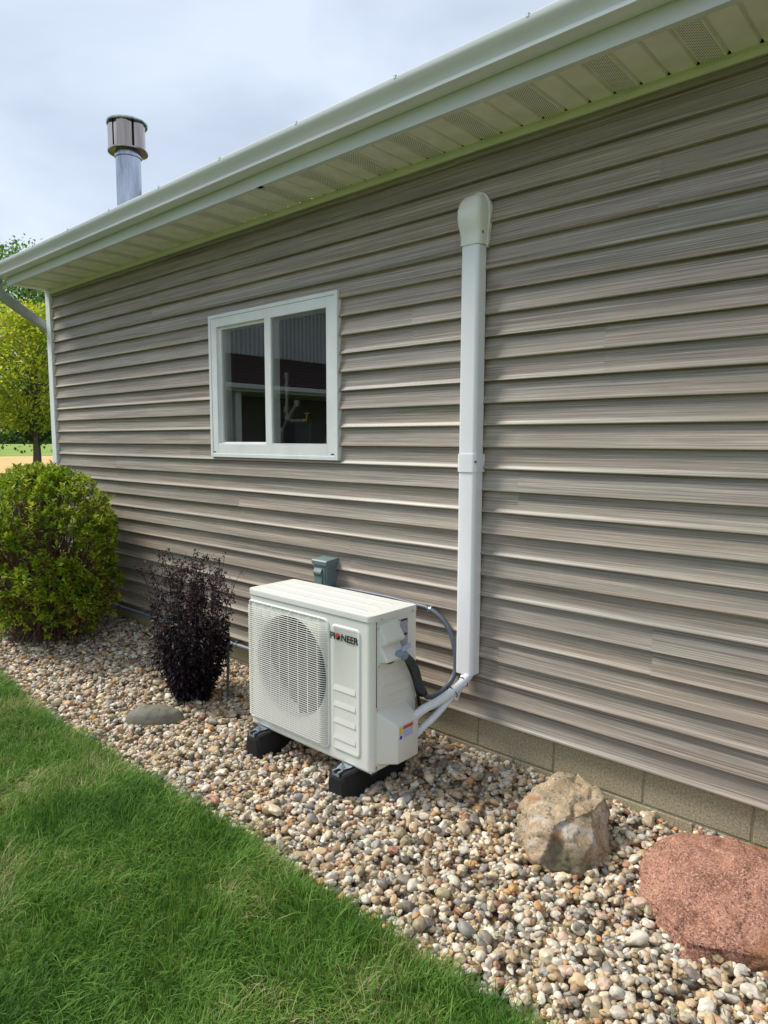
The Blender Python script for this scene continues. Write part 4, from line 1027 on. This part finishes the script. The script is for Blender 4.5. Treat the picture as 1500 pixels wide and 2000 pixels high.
def pebble_mat():
    m = bpy.data.materials.new('river pebble'); m.use_nodes = True; nt = m.node_tree; b = nt.nodes['Principled BSDF']
    a = N(nt, 'ShaderNodeAttribute', attribute_type='INSTANCER', attribute_name='pcol')
    tc = N(nt, 'ShaderNodeTexCoord'); oi = N(nt, 'ShaderNodeObjectInfo')
    sc = N(nt, 'ShaderNodeVectorMath', operation='SCALE'); sc.inputs['Scale'].default_value = 400; L(nt, a.outputs['Color'], sc.inputs[0])
    g = N(nt, 'ShaderNodeNewGeometry')
    ad = N(nt, 'ShaderNodeVectorMath', operation='MULTIPLY_ADD'); ad.inputs[1].default_value = (90, 90, 160); L(nt, g.outputs['Position'], ad.inputs[0]); L(nt, sc.outputs[0], ad.inputs[2])
    n = N(nt, 'ShaderNodeTexNoise'); n.inputs['Scale'].default_value = .7; n.inputs['Detail'].default_value = 5; n.inputs['Roughness'].default_value = .6; L(nt, ad.outputs[0], n.inputs['Vector'])
    r = ramp_node(nt, [(.3, (.72, .70, .66, 1)), (.55, (1, 1, 1, 1)), (.75, (1.12, 1.1, 1.06, 1))]); L(nt, n.outputs['Fac'], r.inputs['Fac'])
    mx = N(nt, 'ShaderNodeMixRGB', blend_type='MULTIPLY'); mx.inputs['Fac'].default_value = 1; L(nt, a.outputs['Color'], mx.inputs['Color1']); L(nt, r.outputs['Color'], mx.inputs['Color2'])
    L(nt, mx.outputs['Color'], b.inputs['Base Color']); b.inputs['Roughness'].default_value = .55; b.inputs['Specular IOR Level'].default_value = .4
    n2 = N(nt, 'ShaderNodeTexNoise'); n2.inputs['Scale'].default_value = 400; L(nt, g.outputs['Position'], n2.inputs['Vector'])
    bp = N(nt, 'ShaderNodeBump'); bp.inputs['Strength'].default_value = .25; bp.inputs['Distance'].default_value = .001; L(nt, n2.outputs['Fac'], bp.inputs['Height']); L(nt, bp.outputs['Normal'], b.inputs['Normal'])
    return m
M['pebble'] = pebble_mat(); me.materials.append(M['pebble'])
ng = bpy.data.node_groups.new('pebbles', 'GeometryNodeTree')
ng.interface.new_socket('Geometry', in_out='INPUT', socket_type='NodeSocketGeometry'); ng.interface.new_socket('Geometry', in_out='OUTPUT', socket_type='NodeSocketGeometry')
gi = N(ng, 'NodeGroupInput'); go = N(ng, 'NodeGroupOutput'); iop = N(ng, 'GeometryNodeInstanceOnPoints'); g2i = N(ng, 'GeometryNodeGeometryToInstance')
pos = N(ng, 'GeometryNodeInputPosition')
for k in range(10):
    ico = N(ng, 'GeometryNodeMeshIcoSphere'); ico.inputs['Subdivisions'].default_value = 4; ico.inputs['Radius'].default_value = 1
    nz = N(ng, 'ShaderNodeTexNoise', noise_dimensions='4D'); nz.inputs['W'].default_value = k * 7.3 + 1; nz.inputs['Scale'].default_value = .55 if k % 2 else .75; nz.inputs['Detail'].default_value = 1.2
    L(ng, pos.outputs[0], nz.inputs['Vector'])
    sb = N(ng, 'ShaderNodeVectorMath', operation='SUBTRACT'); sb.inputs[1].default_value = (.5, .5, .5); L(ng, nz.outputs['Color'], sb.inputs[0])
    sc = N(ng, 'ShaderNodeVectorMath', operation='SCALE'); sc.inputs['Scale'].default_value = 1.15; L(ng, sb.outputs[0], sc.inputs[0])
    sp = N(ng, 'GeometryNodeSetPosition'); L(ng, ico.outputs['Mesh'], sp.inputs['Geometry']); L(ng, sc.outputs[0], sp.inputs['Offset'])
    sm = N(ng, 'GeometryNodeSetShadeSmooth'); L(ng, sp.outputs[0], sm.inputs['Geometry'])
    mt = N(ng, 'GeometryNodeSetMaterial'); mt.inputs['Material'].default_value = M['pebble']; L(ng, sm.outputs[0], mt.inputs['Geometry'])
    L(ng, mt.outputs[0], g2i.inputs['Geometry'])
def named(nm, dt):
    a = N(ng, 'GeometryNodeInputNamedAttribute', data_type=dt); a.inputs['Name'].default_value = nm; return a
L(ng, gi.outputs[0], iop.inputs['Points']); L(ng, g2i.outputs[0], iop.inputs['Instance']); iop.inputs['Pick Instance'].default_value = True
L(ng, named('pick', 'INT').outputs[0], iop.inputs['Instance Index'])
er = N(ng, 'FunctionNodeEulerToRotation'); L(ng, named('rot', 'FLOAT_VECTOR').outputs[0], er.inputs[0]); L(ng, er.outputs[0], iop.inputs['Rotation'])
L(ng, named('scl', 'FLOAT_VECTOR').outputs[0], iop.inputs['Scale']); L(ng, iop.outputs[0], go.inputs[0])
md = gravel.modifiers.new('pebbles', 'NODES'); md.node_group = ng

# ------------------------------------------------------------------ lawn blades
def build_grass():
    r = np.random.default_rng(21)
    def region(n, x0, x1, y0, y1):
        return np.stack([r.uniform(x0, x1, n), r.uniform(y0, y1, n)], 1)
    A = region(230000, -5.4, .5, -2.75, -1.12)
    # dense near the camera's patch only; thinner further out
    C = region(26000, -12, 2.5, -5.5, -1.12)
    C = C[~((C[:, 0] > -5.4) & (C[:, 0] < .5) & (C[:, 1] > -2.75))]
    Pt = np.concatenate([A, C]); n = len(Pt)
    e = -1.150 + .012 * np.sin(Pt[:, 0] * 2.1) + .008 * np.sin(Pt[:, 0] * 5.3 + 1)
    d = e - Pt[:, 1]; keep = (d > -.004 + r.normal(0, .008, n)); Pt = Pt[keep]; d = d[keep]; n = len(Pt)
    x, y = Pt[:, 0], Pt[:, 1]
    nz = lambda f, s: np.sin(x * f + s) * np.cos(y * f * 1.13 + s * 2.1) + .6 * np.sin((x + y) * f * 1.9 + s * 3.3) + .4 * np.sin((x * 1.7 - y) * f * 2.7 + s)
    ang = 2.2 * nz(3.1, .7) + 1.3 * nz(9.0, 2.2) + r.normal(0, 1.3, n)
    ln = np.clip(r.normal(.050, .013, n) * (1 + .2 * nz(5.0, 4)) * np.where(r.random(n) < .07, 1.8, 1), .018, .12)
    lean = np.clip(r.normal(.75, .30, n) + .22 * nz(6.5, 1.1), .1, 1.35)
    wd = r.uniform(.0009, .0018, n)
    ed = np.clip(1 - d / .10, 0, 1)
    out = r.random(n) < ed * .6
    ang = np.where(out, math.pi / 2 + r.normal(0, .5, n), ang)
    base_z = np.array([gz(a, -1.2) for a in x]) - .012 + .018 * np.clip(d / .12, 0, 1) - np.maximum(0, (-y - 3) / 3) * .05
    dx, dy = np.cos(ang), np.sin(ang)
    ta = ang + math.pi / 2 + r.normal(0, .5, n); sx, sy = np.cos(ta) * wd, np.sin(ta) * wd
    V = np.zeros((n, 7, 3))
    for k, t in enumerate((0, .38, .72)):
        h = ln * (np.sin(np.minimum(t * (1 - .35 * lean), 1)) if False else t * (1 - .42 * lean * t)); o = ln * lean * .85 * t ** 1.7
        w = 1 - .25 * k / 2
        V[:, 2 * k, :] = np.stack([x + dx * o - sx * w, y + dy * o - sy * w, base_z + h], 1)
        V[:, 2 * k + 1, :] = np.stack([x + dx * o + sx * w, y + dy * o + sy * w, base_z + h], 1)
    h = ln * (1 - .45 * lean); o = ln * lean * .9
    V[:, 6, :] = np.stack([x + dx * o, y + dy * o, base_z + np.maximum(h, .008)], 1)
    b = np.arange(n)[:, None] * 7
    T = np.array([(0, 1, 3), (0, 3, 2), (2, 3, 5), (2, 5, 4), (4, 5, 6)])
    F = (b[:, :, None] + T[None]).reshape(-1, 3)
    return V.reshape(-1, 3), F
V, F = build_grass()
o = struct(npobj('grass', V, F, M['grass'], smooth=True), 'stuff'); tag(o, 'mown green lawn grass beside the pebble bed', 'grass')

# ------------------------------------------------------------------ foliage helper
def leaves(P, D, size, width=.5, r=None, fold=.25, droop=.15):
    """P (n,3) leaf bases, D (n,3) directions; returns verts, tris"""
    r = r or rng; n = len(P)
    D = D / (np.linalg.norm(D, axis=1, keepdims=True) + 1e-9)
    up_ = np.tile(np.array([0, 0, 1.0]), (n, 1)) + r.normal(0, .35, (n, 3))
    sd_ = np.cross(D, up_); sd_ /= (np.linalg.norm(sd_, axis=1, keepdims=True) + 1e-9)
    nn = np.cross(sd_, D)
    s = np.asarray(size).reshape(-1, 1) * np.ones((n, 1))
    tip = P + D * s - nn * s * droop
    m1 = P + D * s * .45
    a = m1 + sd_ * s * width * .5 + nn * s * fold * width * .5; b = m1 - sd_ * s * width * .5 + nn * s * fold * width * .5
    V = np.stack([P, a, tip, b], 1).reshape(-1, 3)
    i = np.arange(n)[:, None] * 4
    F = np.concatenate([i + np.array([[0, 1, 2]]), i + np.array([[0, 2, 3]])], 0)
    return V, F
def tubes_np(segs, nside=5):
    """segs: list of (pts list, r0, r1) -> verts, quads"""
    V = []; F = []
    for pts, r0, r1 in segs:
        pts = np.asarray(pts, float); m_ = len(pts); base = len(V)
        for i in range(m_):
            t = pts[min(i + 1, m_ - 1)] - pts[max(i - 1, 0)]; t /= np.linalg.norm(t) + 1e-9
            a = np.array([1., 0, 0]) if abs(t[0]) < .8 else np.array([0, 1., 0])
            u = np.cross(t, a); u /= np.linalg.norm(u); v = np.cross(t, u); rr = r0 + (r1 - r0) * i / (m_ - 1)
            for k in range(nside):
                an = 2 * math.pi * k / nside; V.append(pts[i] + (u * math.cos(an) + v * math.sin(an)) * rr)
        for i in range(m_ - 1):
            for k in range(nside):
                F.append((base + i * nside + k, base + i * nside + (k + 1) % nside, base + (i + 1) * nside + (k + 1) % nside, base + (i + 1) * nside + k))
    return np.array(V), np.array(F)

# ------------------------------------------------------------------ green bush
def green_bush():
    r = np.random.default_rng(3)
    cx, cy, gz0 = -5.42, -.56, -.19
    t = thing('green_shrub', 'big rounded clipped green shrub at the left edge by the house', 'shrub', (cx, cy, gz0))
    rx, ry = .74, .47
    def surf(u, v):      # u azimuth, v height fraction 0..1
        w_ = (.62 + .38 * math.sin(math.pi * .5 * v / .40) if v < .40 else 1.0)
        top = math.sqrt(max(0, 1 - ((v - .55) / .45) ** 2.6)) if v > .55 else 1
        rr = w_ * top * (1 + .15 * mnoise.noise(Vector((math.cos(u) * 1.8, math.sin(u) * 1.8, v * 4))) + .09 * mnoise.noise(Vector((math.cos(u) * 5, math.sin(u) * 5, v * 10))))
        return np.array([cx + rx * rr * math.cos(u), cy + ry * rr * math.sin(u), gz0 + .03 + 1.30 * v])
    LP = []; LD = []; LS = []; segs = []
    nsh = 0
    while nsh < 3000:
        u = r.uniform(0, 2 * math.pi); v = r.random() ** .8
        if v > .94 and r.random() < .2: pass
        p = surf(u, v)
        if v > .8 and r.random() < .75:      # cap: fill the inside of the dome top
            s = math.sqrt(r.random()); p = np.array([cx + (p[0] - cx) * 1, cy + (p[1] - cy) * 1, p[2]]); c = np.array([cx, cy, p[2]]); q = c + (p - c) * s
            p = np.array([q[0], q[1], gz0 + .03 + 1.30 * (1 - .20 * (((q[0] - cx) / rx) ** 2 + ((q[1] - cy) / ry) ** 2) - .02 * r.random())])
        g = mnoise.noise(Vector(p) * 4.5 + Vector((3, 1, 7)))
        if g < -.15 and r.random() < .8: continue        # gaps
        if v < .10 and r.random() < .55: continue
        outd = p - np.array([cx, cy, gz0 + .45]); outd /= np.linalg.norm(outd)
        depth = r.random() ** 2 * .17 - (.05 * r.random() if r.random() < .12 else 0)
        p = p - outd * depth
        d = outd * .8 + np.array([0, 0, .55]) + r.normal(0, .3, 3); d /= np.linalg.norm(d)
        nl = r.integers(6, 10); s0 = r.uniform(.024, .054)
        for k in range(nl):
            a = 2.4 * k + r.uniform(0, 1); side = np.cross(d, [.3, .2, .9]); side /= np.linalg.norm(side); oth = np.cross(d, side)
            spread = .35 + .9 * (1 - k / nl)
            dd = d * .7 + (side * math.cos(a) + oth * math.sin(a)) * spread
            LP.append(p - d * .05 * (1 - k / nl)); LD.append(dd); LS.append(s0 * r.uniform(.75, 1.15))
        nsh += 1
        if nsh % 4 == 0:
            b0 = np.array([cx + r.normal(0, .12), cy + r.normal(0, .09), gz0 - .02]); mid = b0 * .45 + p * .55 + np.array([0, 0, .06]) + r.normal(0, .03, 3)
            segs.append(([b0, mid, p], .005, .0016))
    V, F = leaves(np.array(LP), np.array(LD), np.array(LS), .52, r)
    npobj('leaves', V, F, M['bush'], t)
    # fine twigs showing between the leaves
    for k in range(700):
        u = r.uniform(0, 2 * math.pi); v = r.uniform(.02, .95); p = surf(u, v); c = np.array([cx, cy, p[2] - .25])
        a = c + (p - c) * r.uniform(.55, .8); b = c + (p - c) * r.uniform(.88, 1.0) + r.normal(0, .03, 3)
        segs.append(([a, (a + b) / 2 + r.normal(0, .015, 3), b], .0024, .001))
    V, F = tubes_np(segs, 4); npobj('branches', V, F, M['twig'], t)
green_bush()

# ------------------------------------------------------------------ purple shrub
def purple_shrub():
    r = np.random.default_rng(9)
    cx, cy, z0 = -3.53, -.48, -.235
    t = thing('purple_shrub', 'dark purple leaved upright shrub between green shrub and outdoor unit', 'shrub', (cx, cy, z0))
    segs = []; LP = []; LD = []; LS = []; HP = []; HD = []; HS = []
    for k in range(120):
        a = r.uniform(0, 2 * math.pi); rb = r.uniform(0, .11); tall = r.random() < .52
        h = r.uniform(.60, .86) if tall else r.uniform(.28, .60); rt_ = (r.uniform(.02, .34) if tall else r.uniform(.10, .27))
        b = np.array([cx + rb * math.cos(a), cy + rb * math.sin(a), z0 - .02]); tp = np.array([cx + rt_ * math.cos(a) * 1.05, cy + rt_ * math.sin(a) * .85, z0 + h])
        m1 = b * .55 + tp * .45 + np.array([(tp - b)[0] * .12, (tp - b)[1] * .12, 0]) + r.normal(0, .012, 3)
        m2 = b * .22 + tp * .78 + r.normal(0, .012, 3); pts = [b, m1, m2, tp]; segs.append((pts, .0032, .0013))
        nl = int(h * (46 if not tall else 50))
        for i in range(nl):
            f = r.uniform(.10, .96) if not tall else r.uniform(.08, .93) ** 1.25
            q = b + (m1 - b) * f * 2.2 if f < .45 else (m1 + (m2 - m1) * (f - .45) / .33 if f < .78 else m2 + (tp - m2) * (f - .78) / .22)
            an = r.uniform(0, 2 * math.pi); dd = np.array([math.cos(an), math.sin(an), r.uniform(-.35, .6)])
            LP.append(q); LD.append(dd); LS.append(r.uniform(.024, .042) * (1 - .25 * max(0, f - .5)))
        if tall or r.random() < .2:           # branching seed heads
            for c in range(r.integers(4, 9)):
                f = r.uniform(.72, 1.0); q = m2 + (tp - m2) * max(0, (f - .72) / .28)
                an = r.uniform(0, 2 * math.pi); e = q + np.array([math.cos(an) * .035, math.sin(an) * .035, r.uniform(.015, .05)]); segs.append(([q, e], .0012, .0008))
                for z in range(r.integers(7, 13)):
                    HP.append(e + r.normal(0, .009, 3)); HD.append(r.normal(0, 1, 3) + np.array([0, 0, .4])); HS.append(r.uniform(.010, .021))
    for k in range(2100):                     # dense lower mass
        a = r.uniform(0, 2 * math.pi); zf = r.random(); rr = (.085 + .165 * math.sin(min(1, zf * 1.15) * math.pi * .60)) * math.sqrt(r.uniform(.25, 1))
        p = np.array([cx + rr * math.cos(a) * 1.0, cy + rr * math.sin(a) * .9, z0 + .015 + .46 * zf]); dd = np.array([math.cos(a), math.sin(a), r.uniform(-.5, .5)]) + r.normal(0, .5, 3)
        LP.append(p); LD.append(dd); LS.append(r.uniform(.022, .040))
    V, F = leaves(np.array(LP), np.array(LD), np.array(LS), .50, r, droop=.35); npobj('leaves', V, F, M['purple'], t)
    V, F = leaves(np.array(HP), np.array(HD), np.array(HS), .7, r); npobj('seed_heads', V, F, M['purplehead'], t)
    V, F = tubes_np(segs, 5); npobj('stems', V, F, M['darktwig'], t)
purple_shrub()
bm = bmesh.new(); tube(bm, [(-3.375, -.335, -.28), (-3.362, -.325, .17)], [.010, .010], 4)
tag(obj('garden_stake', bm, M['stake'], None, loc=(-3.375, -.335, -.25)), 'thin grey stake standing against the purple shrub', 'stake')

# ------------------------------------------------------------------ trees
def tree(name, label, base, height, crown_z0, rad, m, nclump, lsize, seed, trunk_r, per=42):
    r = np.random.default_rng(seed); base = np.array(base, float)
    t = thing(name, label, 'tree', tuple(base))
    segs = [([base, base + np.array([.03, .02, crown_z0 * .6]), base + np.array([.05, -.02, height * .55]), base + np.array([0, 0, height * .92])], trunk_r, trunk_r * .18)]
    LP = []; LD = []; LS = []
    for k in range(nclump):
        zf = r.random(); prof = math.sin(math.pi * min(1, max(0, (zf * .86 + .12)))) ** .7
        a = r.uniform(0, 2 * math.pi); rr = rad * prof * (r.uniform(.3, 1) ** .5) * (1 + .25 * math.sin(3 * a + seed) * math.sin(5 * zf))
        c = base + np.array([rr * math.cos(a), rr * math.sin(a), crown_z0 + (height - crown_z0) * zf])
        att = base + np.array([0, 0, max(crown_z0 * .8, (c - base)[2] - rr * .7)])
        if k % 2 == 0: segs.append(([att, att * .5 + c * .5 + np.array([0, 0, .1 * rad * r.random()]), c], trunk_r * .22, trunk_r * .04))
        sz = rad * r.uniform(.12, .24)
        for i in range(per):
            p = c + np.clip(r.normal(0, 1, 3), -1.5, 1.5) * sz * np.array([1, 1, .65]); dd = (p - base - np.array([0, 0, crown_z0 + (height - crown_z0) * .4])); dd = dd / (np.linalg.norm(dd) + 1e-6) + r.normal(0, .8, 3)
            LP.append(p); LD.append(dd); LS.append(lsize * r.uniform(.6, 1.25))
    V, F = leaves(np.array(LP), np.array(LD), np.array(LS), .75, r); npobj('crown', V, F, m, t)
    V, F = tubes_np(segs, 7); npobj('trunk', V, F, M['bark'], t)
tree('yellow_tree', 'small yellow green tree with thin trunk beyond the house corner', (-18.9, 4.62, -.32), 4.9, 2.1, 1.5, M['yellowtree'], 260, .095, 4, .075, 60)
tree('maple_tree', 'tall dark green leafy tree rising behind the yellow tree', (-28.35, 8.31, -.32), 8.5, 1.9, 3.2, M['maple'], 400, .15, 6, .20, 60)
tree('maple_tree', 'dark green tree partly hidden by the left frame edge', (-31.5, 3.6, -.32), 8.0, 1.5, 3.0, M['maple'], 300, .17, 12, .2, 50)
def far_trees():
    r = np.random.default_rng(8); LP = []; LD = []; LS = []
    for k in range(900):
        y = r.uniform(40, 220); x = -290 + r.normal(0, 6); h = 4.5 + 1.8 * math.sin(y * .11) + 1.2 * math.sin(y * .37)
        for i in range(10):
            p = np.array([x + r.normal(0, 2), y + r.normal(0, 2), -.3 + h * r.random()]); LP.append(p); LD.append(r.normal(0, 1, 3)); LS.append(r.uniform(1.2, 2.4))
    V, F = leaves(np.array(LP), np.array(LD), np.array(LS), .9, r)
    o = struct(npobj('far_woods', V, F, M['farleaf']), 'stuff'); tag(o, 'low dark line of woods on the far horizon', 'woods')
far_trees()

# dry leaves, clippings and bits of twig that have blown onto the pebbles
def litter():
    r = np.random.default_rng(31); LP = []; LD = []; LS = []
    for k in range(420):
        x = r.uniform(-5.5, -.3); y = -1.13 + abs(r.normal(0, .22)) if r.random() < .6 else r.uniform(-1.1, -.03)
        if y > -.02: continue
        LP.append((x, y, gz(x, y) + .010 + r.uniform(0, .008))); a = r.uniform(0, 6.28); LD.append((math.cos(a), math.sin(a), r.normal(0, .2))); LS.append(r.uniform(.010, .034))
    V, F = leaves(np.array(LP), np.array(LD), np.array(LS), .22, r, fold=.5)
    m = leaf_mat('dry litter', [(0, c4(.16, .09, .045)), (.5, c4(.32, .22, .10)), (1, c4(.20, .26, .08))], rough=.8, trans=.1, spec=.2)
    o = struct(npobj('leaf_litter', V, F, m), 'stuff'); tag(o, 'scattered dry leaf bits and clippings on the pebbles', 'leaf litter')
litter()
